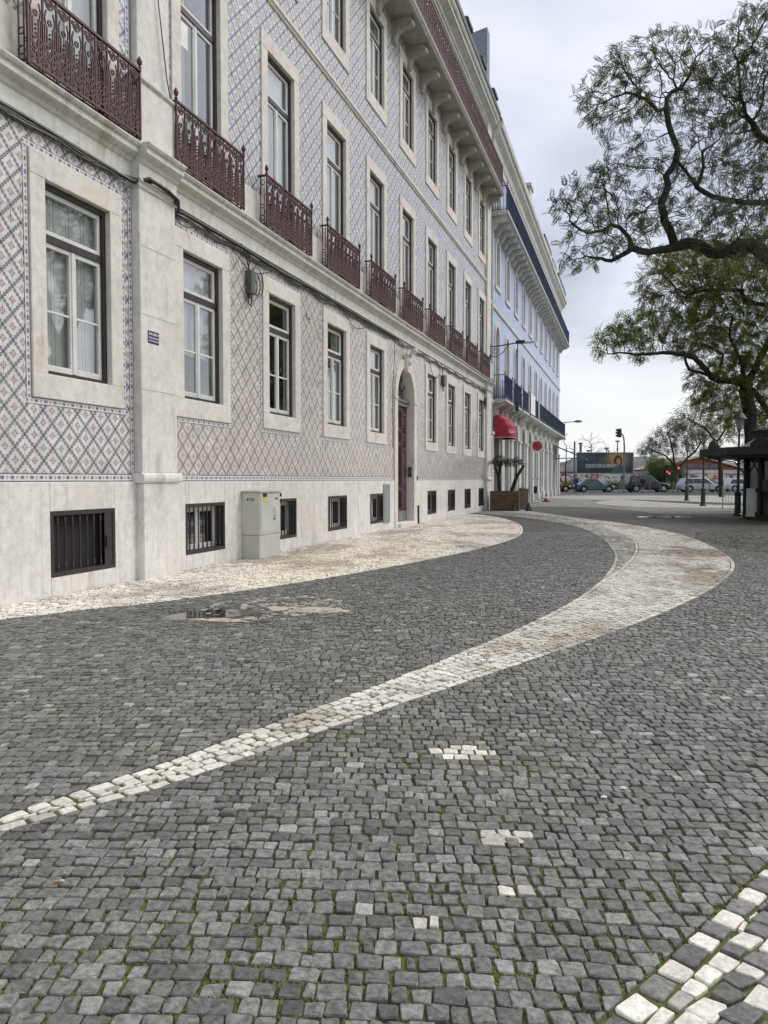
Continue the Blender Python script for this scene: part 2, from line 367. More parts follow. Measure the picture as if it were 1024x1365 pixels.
# ---- tiles
TS = .143
ex = []            # rectangles the tiles stay clear of
for y in GF: ex.append((y - SW / 2 - .08, y + SW / 2 + .08, G0 - .28 - .08, G1 + .27 + .08))
for y in BAYX: ex += [(y - SW / 2, y + SW / 2, 5.5, F1 + .28), (y - SW / 2, y + SW / 2, S0 - .32, S1 + .3), (y - SW / 2, y + SW / 2, 13.5, T1 + .25)]
ex += [(DOOR_Y - DH - .26, DOOR_Y + DH + .26, 0, DSPR), (PIL[0] - .09, PIL[1] + .09, 0, 18), (PIL2[0], PIL2[1] + 1, 0, 18)]
bands = [(1.42, 5.20, 'l'), (6.36, 9.90, 'u'), (10.06, 13.62, 'u'), (13.9, 16.75, 'u')]
tiles = []
for z0, z1, kd in bands:
    k0 = math.floor((z0 - 1.42) / TS)
    for k in range(k0, k0 + int((z1 - z0) / TS) + 2):
        za = 1.42 + k * TS; zb = za + TS; za_, zb_ = max(za, z0), min(zb, z1)
        if zb_ - za_ < .02: continue
        for j in range(int(Y0 / TS), int(PIL2[0] / TS) + 1):
            ya, yb = j * TS, (j + 1) * TS
            if any(a <= ya + .01 and yb - .01 <= b and c <= za_ + .01 and zb_ - .01 <= e for a, b, c, e in ex): continue
            # trim tiles that run under a surround
            y_a, y_b, z_a, z_b = ya, yb, za_, zb_
            for a, b, c, e in ex:
                if y_a < b and y_b > a and z_a < e and z_b > c:
                    if z_a >= c - .005 and z_b <= e + .005:
                        if y_a < a: y_b = min(y_b, a)
                        else: y_a = max(y_a, b)
                    elif y_a >= a - .005 and y_b <= b + .005:
                        if z_a < c: z_b = min(z_b, c)
                        else: z_a = max(z_a, e)
            if y_b - y_a < .015 or z_b - z_a < .015: continue
            tiles.append((y_a, y_b, z_a, z_b, kd))
arch_c = (DOOR_Y, DSPR)
tiles = [t for t in tiles if not (math.hypot((t[0] + t[1]) / 2 - DOOR_Y, (t[2] + t[3]) / 2 - DSPR) < DH + .2 and t[2] >= DSPR - .1)]
T = np.array([t[:4] for t in tiles]); kd = np.array([t[4] == 'l' for t in tiles])
cen = np.stack([np.zeros(len(T)), (T[:, 0] + T[:, 1]) / 2, (T[:, 2] + T[:, 3]) / 2], 1)
dist = np.linalg.norm(cen - CAM, axis=1); v_ = cen - CAM; zz = v_ @ FW; px = 512 + 1045 * (v_ @ RT) / zz; py = 682.5 - 1045 * (v_ @ UPV) / zz
vis = (px > -10) & (px < 1024) & (py > -10) & (py < 1365); order = np.argsort(np.where(vis, dist, 1e9)); near = set(order[:300].tolist())
def tile_geo(sel):
    t = T[sel]; n = len(t); g = .0011; tilt = rng.normal(0, .0012, (n, 2)); xo = .006 + rng.random(n) * .0016; tn = np.clip(rng.normal(1, .045, n), .8, 1.1); tn[rng.random(n) < .012] *= 1.12; tn[rng.random(n) < .015] *= .8; global TC; TC = np.repeat(np.stack([tn, tn * rng.normal(1, .008, n), tn * rng.normal(1, .015, n), np.ones(n)], 1), 8, axis=0)
    V = np.zeros((n, 8, 3)); yy = [t[:, 0] + g, t[:, 1] - g]; zz_ = [t[:, 2] + g, t[:, 3] - g]
    for i, (a, b) in enumerate(((0, 0), (1, 0), (1, 1), (0, 1))):
        V[:, i, 0] = xo + tilt[:, 0] * (a * 2 - 1) + tilt[:, 1] * (b * 2 - 1); V[:, i, 1] = yy[a]; V[:, i, 2] = zz_[b]
        V[:, 4 + i, 0] = .001; V[:, 4 + i, 1] = yy[a]; V[:, 4 + i, 2] = zz_[b]
    F = np.array([(0, 1, 2, 3), (0, 4, 5, 1), (1, 5, 6, 2), (2, 6, 7, 3), (3, 7, 4, 0)])
    return V.reshape(-1, 3), (F[None] + (np.arange(n) * 8)[:, None, None]).reshape(-1, 4)
idx = np.arange(len(T)); farm = np.array([i not in near for i in idx])
right_ = T[:, 0] > PIL[1] - .1
for nm, s_, mt in (('wall_tiles', farm & kd & ~right_, M_az), ('wall_tiles', farm & kd & right_, M_azw), ('wall_tiles', farm & ~kd, M_azu)):
    V, F = tile_geo(np.where(s_)[0]); tag(link(nm, fast_mesh(nm, V, [F], mt, TC), TB), kind='stuff')
for i in order[:300]:
    V, F = tile_geo(np.array([i])); link('wall_tile', fast_mesh('wall_tile', V, [F], (M_azw if right_[i] else M_az) if kd[i] else M_azu, TC), TB)
# ---- border tile strips
def strip(mb, uv, y0, y1, z0, z1, x=.009, horiz=True):
    L = (y1 - y0) if horiz else (z1 - z0); n = max(1, round(L / .143))
    for i in range(n):
        g = .001
        if horiz: a, b, c, e = y0 + L * i / n + g, y0 + L * (i + 1) / n - g, z0 + g, z1 - g
        else: a, b, c, e = y0 + g, y1 - g, z0 + L * i / n + g, z0 + L * (i + 1) / n - g
        mb.add([(x, a, c), (x, b, c), (x, b, e), (x, a, e), (.001, a, c), (.001, b, c), (.001, b, e), (.001, a, e)], [(0, 1, 2, 3), (0, 4, 5, 1), (1, 5, 6, 2), (2, 6, 7, 3), (3, 7, 4, 0)])
        q = [(0, 0), (1, 0), (1, 1), (0, 1)] if horiz else [(0, 1), (0, 0), (1, 0), (1, 1)]
        for f in ((0, 1, 2, 3), (0, 0, 1, 1), (1, 1, 2, 2), (2, 2, 3, 3), (3, 3, 0, 0)): uv += [q[k] for k in f]
def border_obj(rects, mat):
    mb = MB(); uv = []
    for r in rects: strip(mb, uv, *r[:4], horiz=r[4])
    me = mb.mesh('border_tiles', mat); l = me.uv_layers.new(name='UVMap'); l.data.foreach_set('uv', [c for p in uv for c in p]); return tag(link('border_tiles', me, TB), kind='stuff')
rects = []
segs = [(Y0, PIL[0]), (PIL[1], DOOR_Y - DH - .26), (DOOR_Y + DH + .26, PIL2[0])]
for a, b in segs: rects += [(a, b, 1.325, 1.418, True), (a, b, 5.2, 5.27, True)]
for a, b in ((PIL[0] - .09, PIL[0]), (PIL[1], PIL[1] + .09)): rects.append((a, b, 1.42, 5.2, False))
for y in GF:
    a, b, c, e = y - SW / 2, y + SW / 2, G0 - .28, G1 + .27
    rects += [(a - .08, b + .08, c - .08, c, True), (a - .08, b + .08, e, e + .08, True), (a - .08, a, c, e, False), (b, b + .08, c, e, False)]
border_obj(rects, M_bord)
border_obj([(a, b, z0, z1, False) for a, b in ((PIL[0] - .09, PIL[0]), (PIL[1], PIL[1] + .09)) for z0, z1 in ((6.36, 9.9), (10.06, 13.6), (13.9, 16.7))], M_bordu)
# ---- pilasters, cornice, string course
def pilaster(a, b):
    m = MB(); m.box(.001, .13, a, b, 1.44, 5.22); o = P('pilaster', m, M_stone, TB, bevel=.008)
    m = MB().box(.001, .15, a - .01, b + .01, -.1, 1.30); P('pilaster_base', m, M_plinth, o, bevel=.01)
    pr = [(.001, 1.30), (.16, 1.30), (.185, 1.33), (.19, 1.37), (.18, 1.41), (.15, 1.44), (.001, 1.44)]
    P('moulding', MB().extr_y(pr, a - .05, b + .05), M_stone, o)
    pr = [(.001, 5.20), (.15, 5.20), (.155, 5.25), (.18, 5.27), (.18, 5.30), (.001, 5.30)]
    P('moulding', MB().extr_y(pr, a - .03, b + .03), M_corn, o)
    P('upper_shaft', MB().box(.001, .10, a + .04, b - .06, 5.95, 16.7), M_stone, o, bevel=.008)
    P('pedestal', MB().box(.001, .17, a, b, 5.76, 6.55), M_stone, o, bevel=.008)
    P('moulding', MB().extr_y([(.001, 6.55), (.17, 6.55), (.2, 6.58), (.2, 6.61), (.12, 6.66), (.001, 6.66)], a - .03, b + .03), M_corn, o)
    for z in (2.55, 3.55, 4.45): P('joint', MB().box(.1315, .1325, a + .002, b - .002, z, z + .006), M_wallcore, o)
    return o
pilaster(*PIL); pilaster(*PIL2)
cp = [(.001, 5.30), (.03, 5.30), (.03, 5.50), (.05, 5.52), (.07, 5.56), (.13, 5.60), (.15, 5.62), (.15, 5.69), (.18, 5.70), (.2, 5.73), (.2, 5.75), (.001, 5.765)]
def run(prof, a, b, mat, name, off=0., parent=TB, step=None):
    pr = [(x + (off if x > .01 else 0), z) for x, z in prof]
    if not step: return P(name, MB().extr_y(pr, a, b), mat, parent)
    n = max(1, round((b - a) / step))
    for i in range(n): P(name, MB().extr_y(pr, a + (b - a) * i / n + .0015, a + (b - a) * (i + 1) / n - .0015), mat, parent)
run(cp, Y0, PIL[0] - .02, M_corn, 'cornice_block', step=1.4); run(cp, PIL[0] - .02, PIL[1] + .02, M_corn, 'cornice_block', .12); run(cp, PIL[1] + .02, PIL2[0] - .02, M_corn, 'cornice_block', step=1.45)
run(cp, PIL2[0] - .02, PIL2[1] + .02, M_corn, 'cornice_block', .12)
sp_ = [(.001, 9.90), (.03, 9.90), (.045, 9.94), (.07, 9.96), (.07, 10.03), (.04, 10.06), (.001, 10.06)]
run(sp_, Y0, PIL[0], M_sur, 'string_course', step=4); run(sp_, PIL[1], PIL2[0], M_sur, 'string_course', step=4)
# dado strip between the first-floor balconies
edges = [Y0] + [e for y in BAYX for e in (y - SW / 2, y + SW / 2)] + [PIL2[0]]
for a, b in zip(edges[::2], edges[1::2]):
    for c, e in ([(a, PIL[0]), (PIL[1], b)] if a < PIL[0] < b else [(a, b)]):
        if e - c > .05: P('dado_panel', MB().box(.001, .03, c + .001, e - .001, 5.766, 6.36), M_sur, TB, bevel=.005)
# ---- windows
WC = {}
def mesh_of(key, fn):
    if key not in WC: WC[key] = fn()
    return WC[key]
def window(parent, y, z0, h, w, sw, st, sb, kind, x=0., interior=None):
    """surround mesh is the part; frame, sash, panes, curtain are its sub-parts"""
    s = (sw - w) / 2
    def sur():
        m = MB()
        m.box(-.2, .035, -w / 2 - s, -w / 2, 0, h); m.box(-.2, .035, w / 2, w / 2 + s, 0, h); m.box(-.2, .036, -w / 2 - s, w / 2 + s, h, h + st)
        if sb: m.box(-.2, .036, -w / 2 - s, w / 2 + s, -sb, 0)
        return m.mesh('window', M_sur)
    o = link('window', mesh_of(('sur', h, w, sw, st, sb), sur), parent, (x, y, z0), bevel=.006)
    t = h * (.70 if kind == 'g' else .76 if kind == 'f' else .72)
    def fr():
        m = MB(); a = w / 2
        e = .002; m.box(-.17, -.04, -a + e, -a + .055, e, h - e).box(-.17, -.04, a - .055, a - e, e, h - e).box(-.17, -.04, -a + .055, a - .055, h - .06, h - e).box(-.17, -.035, -a + .055, a - .055, e, .05).box(-.17, -.06, -a + .055, a - .055, t, t + .085)
        return m.mesh('frame', M_dark)
    link('frame', mesh_of(('fr', h, w, kind), fr), o)
    ai = w / 2 - .055; zb, zt = .05, t
    def sash():
        m = MB(); q = .055; X0, X1 = -.125, -.08
        m.box(X0, X1, -ai, -ai + q, t + .085, h - .06).box(X0, X1, ai - q, ai, t + .085, h - .06).box(X0, X1, -ai + q, ai - q, h - .06 - q, h - .06).box(X0, X1, -ai + q, ai - q, t + .085, t + .085 + q)
        for sg in (-1, 1):
            a, b = (-ai, -.004) if sg < 0 else (.004, ai)
            m.box(X0, X1, a, a + q, zb, zt).box(X0, X1, b - q, b, zb, zt).box(X0, X1, a + q, b - q, zt - q, zt).box(X0, X1, a + q, b - q, zb, zb + q * (1.4 if kind != 'f' else 3.5))
            mid = zb + (zt - zb) * .47
            if kind != 'f': m.box(X0 + .01, X1 - .008, a + q, b - q, mid - .014, mid + .014)
        m.box(X0 + .02, X1 + .012, -.03, .03, zb + .01, zt - .01)
        return m.mesh('sash', M_white)
    link('sash', mesh_of(('sash', h, w, kind), sash), o, bevel=.004)
    mid = zb + (zt - zb) * .47
    lo = zb + .055 * (1.4 if kind != 'f' else 3.5)
    pr = [(-ai + .05, ai - .05, t + .14, h - .11)]
    for a, b in ((-ai + .05, -.03), (.03, ai - .05)):
        if kind == 'f': pr.append((a, b, lo, zt - .05))
        else: pr += [(a, b, lo, mid - .01), (a, b, mid + .01, zt - .05)]
    for k, (a, b, c, e) in enumerate(pr):
        link('pane', mesh_of(('pane', h, w, kind, k), lambda: MB().box(-.104, -.100, a, b, c, e).mesh('pane', M_glass)), o)
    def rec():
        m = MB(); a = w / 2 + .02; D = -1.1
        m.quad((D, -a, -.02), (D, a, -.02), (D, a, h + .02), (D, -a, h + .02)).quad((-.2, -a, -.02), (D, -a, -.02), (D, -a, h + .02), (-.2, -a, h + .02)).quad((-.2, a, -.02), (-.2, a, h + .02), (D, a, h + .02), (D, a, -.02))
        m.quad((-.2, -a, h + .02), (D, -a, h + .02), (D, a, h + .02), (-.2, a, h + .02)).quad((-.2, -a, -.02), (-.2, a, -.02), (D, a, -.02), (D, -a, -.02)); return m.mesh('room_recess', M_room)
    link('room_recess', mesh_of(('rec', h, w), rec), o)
    if interior: interior(o, w, h, t)
    return o
def in_shutter(o, w, h, t):
    a = w / 2 - .04; m = MB()
    for i in range(4):
        c = -a + 2 * a * i / 4; e = c + a / 2 - .006; m.box(-.195, -.175, c, e, .02, h - .02)
        for z0, z1 in ((.1, h * .42), (h * .47, h * .68), (h * .74, h - .12)): m.box(-.175, -.168, c + .05, e - .05, z0, z1)
    P('inner_shutter', m, M_shut, o)
def in_curtain(mat, a0=-1., a1=1., z0=0., z1=1.):
    def fn(o, w, h, t):
        n = 22; v = []; f = []; a = w / 2 - .02; ph = random.random() * 6
        for i in range(n + 1):
            y = a * (a0 + (a1 - a0) * i / n); x = -.20 + .015 * math.sin(i * 1.9 + ph) + .012 * math.sin(i * .8 + ph * 2)
            v += [(x, y, h * z0 + .01), (x, y, h * z1 - .01)]
        f = [(2 * i, 2 * i + 2, 2 * i + 3, 2 * i + 1) for i in range(n)]; P('curtain', MB().add(v, f), mat, o, smooth=True)
    return fn
def both(*fs):
    def fn(o, w, h, t):
        for q in fs: q(o, w, h, t)
    return fn
def blind(o, w, h, t): P('roller_blind', MB().box(-.19, -.184, -w / 2 + .06, w / 2 - .06, h * .36, h - .02), M_cur, o)
g_in = {0: in_shutter, 1: in_curtain(M_cur, -1, 1, .32, 1), 2: in_curtain(M_cur2, -1, -.4), 3: in_curtain(M_cur2, .35, 1), 4: both(in_curtain(M_cur, -1, -.3, 0, .45), in_curtain(M_cur, .3, 1, 0, .45))}
for i, y in enumerate(BAYX):
    k = i - 1
    if abs(y - BAY[5]) > .5: window(TB, y, G0, G1 - G0, OW, SW, .27, .28, 'g', interior=g_in.get(k, in_curtain(M_cur, -1, 1, 0, 1)))
    window(TB, y, F0, F1 - F0, OW, SW, .28, 0, 'f', interior=in_curtain(M_cur, -1, 1) if k in (0, 3, 5, 8) else in_curtain(M_cur2, -1, -.2) if k % 2 else blind)
    window(TB, y, S0, S1 - S0, OW, SW, .30, .32, 's', interior=in_curtain(M_cur, -1, 1) if k in (2, 3, 4, 5, 7, 9) else blind)
    window(TB, y, T0, T1 - T0, OW, SW, .25, 0, 'f', interior=blind)
# paper notice inside the window over the second bay
P('paper_notice', MB().box(-.099, -.097, -.42, -.18, 2.0, 2.36), simple('paper', (.8, .8, .78), .8), TB, (0, BAY[1], F0))
# ---- basement windows with grilles
for i, y in enumerate(GF):
    m = MB(); a = .58; hh = B1 - B0
    m.box(-.1, .037, -a, -a + .045, 0, hh).box(-.1, .037, a - .045, a, 0, hh).box(-.1, .037, -a + .045, a - .045, hh - .05, hh).box(-.1, .037, -a + .045, a - .045, 0, .055)
    o = link('basement_window', mesh_of('bw', lambda: m.mesh('basement_window', M_iron2)), TB, (0, y, B0))
    if i == 1: pass
    nb = 8
    def bar():
        q = MB().tube([(0, 0, .05), (0, 0, hh - .045)], .011, 6)
        for z in (.1, .13, hh - .13, hh - .1): q.lathe([(.011, -.012), (.02, 0), (.011, .012)], (0, 0, z), 6)
        return q.mesh('grille_bar', M_iron2)
    for j in range(nb): link('grille_bar', mesh_of('bbar', bar), o, (.012, -a + .045 + (2 * a - .09) * (j + .7) / (nb + .4), 0))
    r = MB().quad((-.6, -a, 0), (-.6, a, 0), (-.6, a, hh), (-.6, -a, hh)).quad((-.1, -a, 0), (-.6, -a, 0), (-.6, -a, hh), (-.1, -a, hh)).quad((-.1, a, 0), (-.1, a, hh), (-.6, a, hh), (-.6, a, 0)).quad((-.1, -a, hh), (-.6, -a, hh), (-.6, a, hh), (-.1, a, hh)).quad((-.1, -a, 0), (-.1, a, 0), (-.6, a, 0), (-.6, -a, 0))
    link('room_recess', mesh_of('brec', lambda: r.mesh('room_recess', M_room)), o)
    if i >= 2:
        def bs():
            q = MB()
            for c, e in ((-a + .05, -.0), (.0, a - .05)): q.box(-.16, -.12, c, c + .06, .05, hh - .05).box(-.16, -.12, e - .06, e, .05, hh - .05).box(-.16, -.12, c + .06, e - .06, .05, .13).box(-.16, -.12, c + .06, e - .06, hh - .13, hh - .05)
            return q.mesh('sash', M_white)
        link('sash', mesh_of('bs', bs), o); link('pane', mesh_of('bp', lambda: MB().box(-.142, -.139, -a + .06, a - .06, .06, hh - .06).mesh('pane', M_glass)), o)
    else:
        if i == 1: P('lock_plate', MB().box(.028, .05, .40, .50, .28, .42).box(.02, .028, .38, .54, .05, hh - .05), M_iron2, o)
        P('mesh_screen', MB().box(-.09, -.085, -a + .04, a - .04, .04, hh - .04), simple('dark_screen', (.02, .018, .018), .8), o)
# ---- iron balconies
def scroll_unit(w, h):
    m = MB(); t = .0122
    m.tube([(0, -w / 2, 0), (0, -w / 2, h)], t * 1.15, 4)
    for s in (-.36, -.2, .2, .36): m.tube([(0, s * w, .10), (0, s * w, h * .62)], t * .8, 4)
    m.ring((0, 0, h - .075), .052, t, seg=10); m.ring((0, 0, h - .075), .022, t * .9, seg=6)
    m.tube([(0, -.28 * w, h * .62), (0, -.36 * w, h * .72), (0, -.24 * w, h * .82)], t * .8, 4); m.tube([(0, .28 * w, h * .62), (0, .36 * w, h * .72), (0, .24 * w, h * .82)], t * .8, 4)
    m.ring((0, 0, h * .68), .028, t * .9, seg=8)
    for k in range(4): m.ball((0, 0, h * .38 + k * .045), .014, 5, 4)
    m.ring((0, -.23 * w, .16), .036, t, seg=8); m.ring((0, .23 * w, .16), .036, t, seg=8); m.ring((0, 0, .07), .042, t, seg=9); m.ring((0, 0, .24), .03, t, seg=8); m.ring((0, -.27 * w, .30), .03, t, seg=8); m.ring((0, .27 * w, .30), .03, t, seg=8); m.ring((0, -.3 * w, .045), .022, t, seg=7); m.ring((0, .3 * w, .045), .022, t, seg=7); m.ring((0, -.32 * w, h - .06), .02, t * .8, seg=7); m.ring((0, .32 * w, h - .06), .02, t * .8, seg=7)
    for s in (-1, 1):
        m.tube([(0, s * w * .48, .02), (0, s * w * .2, .09), (0, s * w * .42, .22), (0, s * w * .12, .30)], t * .9, 4)
        m.ring((0, s * w * .42, .07), .024, t * .8, seg=7)
    m.tube([(0, -w / 2, .115), (0, w / 2, .115)], t * .7, 4); m.tube([(0, -w / 2, h * .36), (0, -w * .1, h * .42), (0, w * .1, h * .42), (0, w / 2, h * .36)], t * .7, 4)
    return m
H1 = .86; UW = .218
def balcony(y, first=False):
    hw = 1.0; xo = .205
    def fr():
        m = MB(); h = H1
        m.box(xo - .02, xo + .02, -hw, hw, h, h + .03).box(.03, xo - .02, -hw, -hw + .03, h, h + .03).box(.03, xo - .02, hw - .03, hw, h, h + .03)
        m.box(xo - .012, xo + .012, -hw, hw, .03, .055).box(.03, xo - .012, -hw, -hw + .022, .03, .055).box(.03, xo - .012, hw - .022, hw, .03, .055)
        m.box(.03, xo - .03, -hw + .03, hw - .03, .002, .02)
        return m.mesh('balcony', M_iron)
    o = link('balcony', mesh_of('balfr', fr), TB, (0, y, 5.772))
    for s in (-1, 1):
        link('post', mesh_of('balpost', lambda: MB().box(-.013, .013, -.013, .013, 0, H1 + .03).lathe([(.014, 0), (.028, .02), (.014, .04), (.03, .07), (.036, .1), (.028, .13), (.008, .165)], (0, 0, H1 + .03), 8).mesh('post', M_iron)), o, (xo, s * (hw - .013), 0))
        link('side_panel', mesh_of('balside', lambda: MB().tube([(-.05, 0, .05), (-.05, 0, H1)], .009, 4).tube([(-.12, 0, .05), (-.12, 0, H1)], .009, 4).ring((-.085, 0, H1 - .1), .045, .008, 'y', 9).ring((-.085, 0, .35), .035, .008, 'y', 8).ring((-.085, 0, .15), .045, .008, 'y', 9).ring((-.025, 0, .25), .02, .007, 'y', 7).mesh('side_panel', M_iron)), o, (xo, s * (hw - .013), 0))
    for j in range(9): link('scroll_panel', mesh_of('scroll', lambda: scroll_unit(UW, H1).mesh('scroll_panel', M_iron)), o, (xo, -hw + UW * (j + .5) + .018, 0))
    return o
for y in BAYX: balcony(y)
# ---- third-floor balcony on brackets
BY0 = 12.3; BY1 = 34.6; BX = .74; BZ = 13.66
M_slab = mat_stone('balcony_slab_stone', (.44, .42, .385), .5)
slab = P('long_balcony', MB().extr_y([(.001, BZ), (BX - .06, BZ), (BX - .03, BZ + .05), (BX, BZ + .09), (BX, BZ + .17), (BX - .03, BZ + .2), (.001, BZ + .2)], BY0, BY1), M_slab, TB)
brk = [(.001, -.02), (.001, -.62), (.09, -.60), (.12, -.5), (.16, -.36), (.3, -.27), (.45, -.24), (.55, -.2), (.58, -.13), (.55, -.06), (.5, -.04), (.5, -.02)]
def bracket():
    m = MB().extr_y(brk, -.11, .11); m.tube([(.5, -.13, -.13), (.5, .13, -.13)], .085, 10); m.tube([(.07, -.125, -.5), (.07, .125, -.5)], .06, 8); m.box(.001, .6, -.14, .14, -.02, -.001); return m.mesh('bracket', M_slab)
yb = BAY[2] + 1.41 - 2.82
while yb < BY1 - .1:
    link('bracket', mesh_of('brk', bracket), slab, (0, yb, BZ)); yb += 1.41
link('bracket', mesh_of('brk', bracket), slab, (0, BY1 - .16, BZ))
rl = MB().box(BX - .09, BX - .05, BY0, BY1, BZ + 1.22, BZ + 1.26).box(BX - .08, BX - .055, BY0, BY1, BZ + .25, BZ + .28).box(.02, BX - .09, BY1 - .03, BY1, BZ + 1.22, BZ + 1.26).box(.02, BX - .09, BY1 - .025, BY1 - .005, BZ + .25, BZ + .28)
for k in range(6): rl.tube([(.08 + k * .1, BY1 - .015, BZ + .2), (.08 + k * .1, BY1 - .015, BZ + 1.23)], .008, 4)
P('handrail', rl, M_iron, slab)
def scroll_pair():
    m = MB(); q = scroll_unit(.22, 1.0)
    for k in (-.11, .11): m.add([(x * 1.2, y + k, z) for x, y, z in q.v], q.f)
    q = [(-.055, .3), (.055, .35), (-.05, .55), (.05, .6), (-.055, .8), (.055, .82)]
    for y, z in q: m.ring((0, y - .11, z), .04, .009, seg=8); m.ring((0, y + .11, z), .04, .009, seg=8)
    return m.mesh('scroll_panel', M_iron)
n = int((BY1 - BY0) / .44)
for i in range(n): link('scroll_panel', mesh_of('scr2', scroll_pair), slab, (BX - .07, BY0 + (i + .5) * (BY1 - BY0) / n, BZ + .22))
# ---- top cornice, gutter, roof
M_slate = simple('dark_roof_slate', (.075, .08, .095), .6, var=.3, bump=.3, bscale=25)
tp = [(.001, 16.60), (.04, 16.60), (.06, 16.68), (.10, 16.70), (.12, 16.80), (.28, 16.92), (.34, 16.95), (.34, 17.06), (.40, 17.10), (.44, 17.18), (.44, 17.22), (.001, 17.25)]
run(tp, Y0, YE + .02, M_corn, 'top_cornice', step=4)
M_lead = simple('dark_lead_gutter', (.06, .062, .07), .55, var=.25)
P('gutter', MB().extr_y([(.1, 17.251), (.44, 17.251), (.47, 17.30), (.47, 17.50), (.42, 17.54), (.1, 17.54)], Y0, YE + .02), M_lead, TB)
P('roof', MB().extr_y([(.0, 17.2), (.3, 17.55), (-3.2, 20.1), (-9, 20.3), (-9, 17.2)], Y0, YE), M_slate, TB)
M_dorm = mat_stone('dormer_stone', (.42, .41, .39), .5)
for i, y in enumerate([14.98, 17.8, 20.6, 23.4, 26.2, 29.1, 31.9, 34.6]):
    o = P('dormer', MB().box(-1.2, .28, y - .32, y + .32, 17.3, 17.98), M_dorm, TB, bevel=.01)
    P('dormer_cap', MB().box(-1.25, .38, y - .42, y + .42, 17.98, 18.12).box(-1.25, .33, y - .36, y + .36, 18.121, 18.2), M_lead, o)
# ---- entrance door
def arch_pts(r, n=16, zc=DSPR): return [(DOOR_Y + r * math.cos(math.pi * i / n), zc + r * math.sin(math.pi * i / n)) for i in range(n + 1)]
def arch_ring(ri, ro, x0, x1, zc=DSPR):
    a, b = arch_pts(ri, zc=zc), arch_pts(ro, zc=zc); m = MB(); n = len(a)
    for i in range(n - 1):
        m.add([(x0, *a[i]), (x0, *a[i + 1]), (x0, *b[i + 1]), (x0, *b[i]), (x1, *a[i]), (x1, *a[i + 1]), (x1, *b[i + 1]), (x1, *b[i])], [(4, 5, 6, 7), (0, 4, 5, 1), (2, 6, 7, 3), (0, 1, 2, 3)])
    return m
sd = arch_ring(DH, DH + .26, -.5, .055)
for s in (-1, 1):
    a, b = sorted((DOOR_Y + s * DH, DOOR_Y + s * (DH + .26))); sd.box(-.5, .055, a, b, .12, DSPR); sd.box(-.5, .075, a - .02, b + .02, -.05, .119)
    a, b = sorted((DOOR_Y + s * (DH + .01), DOOR_Y + s * (DH + .28))); sd.box(-.3, .075, a, b, DSPR - .12, DSPR - .04)
DO = P('entrance', sd, M_sur, TB, bevel=.006)
sp = MB(); ap = arch_pts(DH + .25)
for i in range(len(ap) - 1): sp.quad((.004, *ap[i]), (.004, *ap[i + 1]), (.004, ap[i + 1][0], 5.2), (.004, ap[i][0], 5.2))
spo = P('spandrel', sp, M_azw, DO); ca_ = spo.data.color_attributes.new('tone', 'FLOAT_COLOR', 'POINT'); ca_.data.foreach_set('color', [1.] * 4 * len(spo.data.vertices))
P('keystone', MB().extr_x([(DOOR_Y - .12, 4.42), (DOOR_Y + .12, 4.42), (DOOR_Y + .2, 4.86), (DOOR_Y - .2, 4.86)], .03, .13).tube([(.12, DOOR_Y - .2, 4.9), (.15, DOOR_Y, 5.0), (.12, DOOR_Y + .2, 4.9)], [.05, .09, .05], 8).ball((.12, DOOR_Y, 4.7), .1, 8, 6), M_sur, DO, smooth=False)
M_door = paint('maroon_door_paint', (.048, .015, .021), (.03, .012, .014), .4, .3)
XD = -.19
dm = MB()
for s in (-1, 1):
    a, b = (DOOR_Y - DH, DOOR_Y - .004) if s < 0 else (DOOR_Y + .004, DOOR_Y + DH)
    leaf = P('door_leaf', MB().box(XD - .05, XD, a, b, .12, 3.48), M_door, DO, bevel=.004)
    pm = MB()
    for z0, z1 in ((.5, 1.05), (1.15, 2.35), (2.45, 2.75), (2.85, 3.38)):
        pm.box(XD + .0005, XD + .03, a + .12, b - .12, z0, z1); pm.box(XD + .03, XD + .045, a + .18, b - .18, z0 + .06, z1 - .06)
    P('panel', pm, M_door, leaf, bevel=.012)
    P('kick_plate', MB().box(XD + .0005, XD + .012, a + .02, b - .02, .13, .42), simple('grey_kick_plate', (.28, .29, .30), .45, .6), leaf)
    sc = MB()
    for z in (2.2, 2.62, 2.95, 3.2): sc.ball((XD + .045, (a + b) / 2, z), .07, 8, 6, (.5, 1, .8)); sc.ring((XD + .04, (a + b) / 2, z + .1), .07, .015, seg=10)
    P('carving', sc, M_door, leaf)
P('transom_bar', MB().box(XD - .05, XD + .06, DOOR_Y - DH, DOOR_Y + DH, 3.481, 3.66).box(XD + .06, XD + .1, DOOR_Y - DH, DOOR_Y + DH, 3.60, 3.66), simple('grey_transom', (.16, .15, .15), .5), DO)
fan = MB(); ap = arch_pts(DH - .002)
fan.add([(XD - .02, DOOR_Y, 3.67)] + [(XD - .02, y, max(z, 3.67)) for y, z in ap], [(0, i + 1, i + 2) for i in range(len(ap) - 1)])
P('fanlight_glass', fan, M_glass, DO)
fi = MB()
for i in range(1, 6): an = math.pi * i / 6; fi.tube([(XD, DOOR_Y, 3.7), (XD, DOOR_Y + math.cos(an) * .82, 3.7 + math.sin(an) * .8)], .012, 5)
fi.ring((XD, DOOR_Y, 3.7), .4, .012, seg=10, a0=0, a1=math.pi)
P('fanlight_grille', fi, M_iron2, DO)
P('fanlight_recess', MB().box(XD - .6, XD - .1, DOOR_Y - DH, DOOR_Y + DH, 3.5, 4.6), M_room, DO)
P('doorstep', MB().box(-.45, .16, DOOR_Y - DH - .02, DOOR_Y + DH + .02, -.1, .115), M_plinth, DO, bevel=.015)
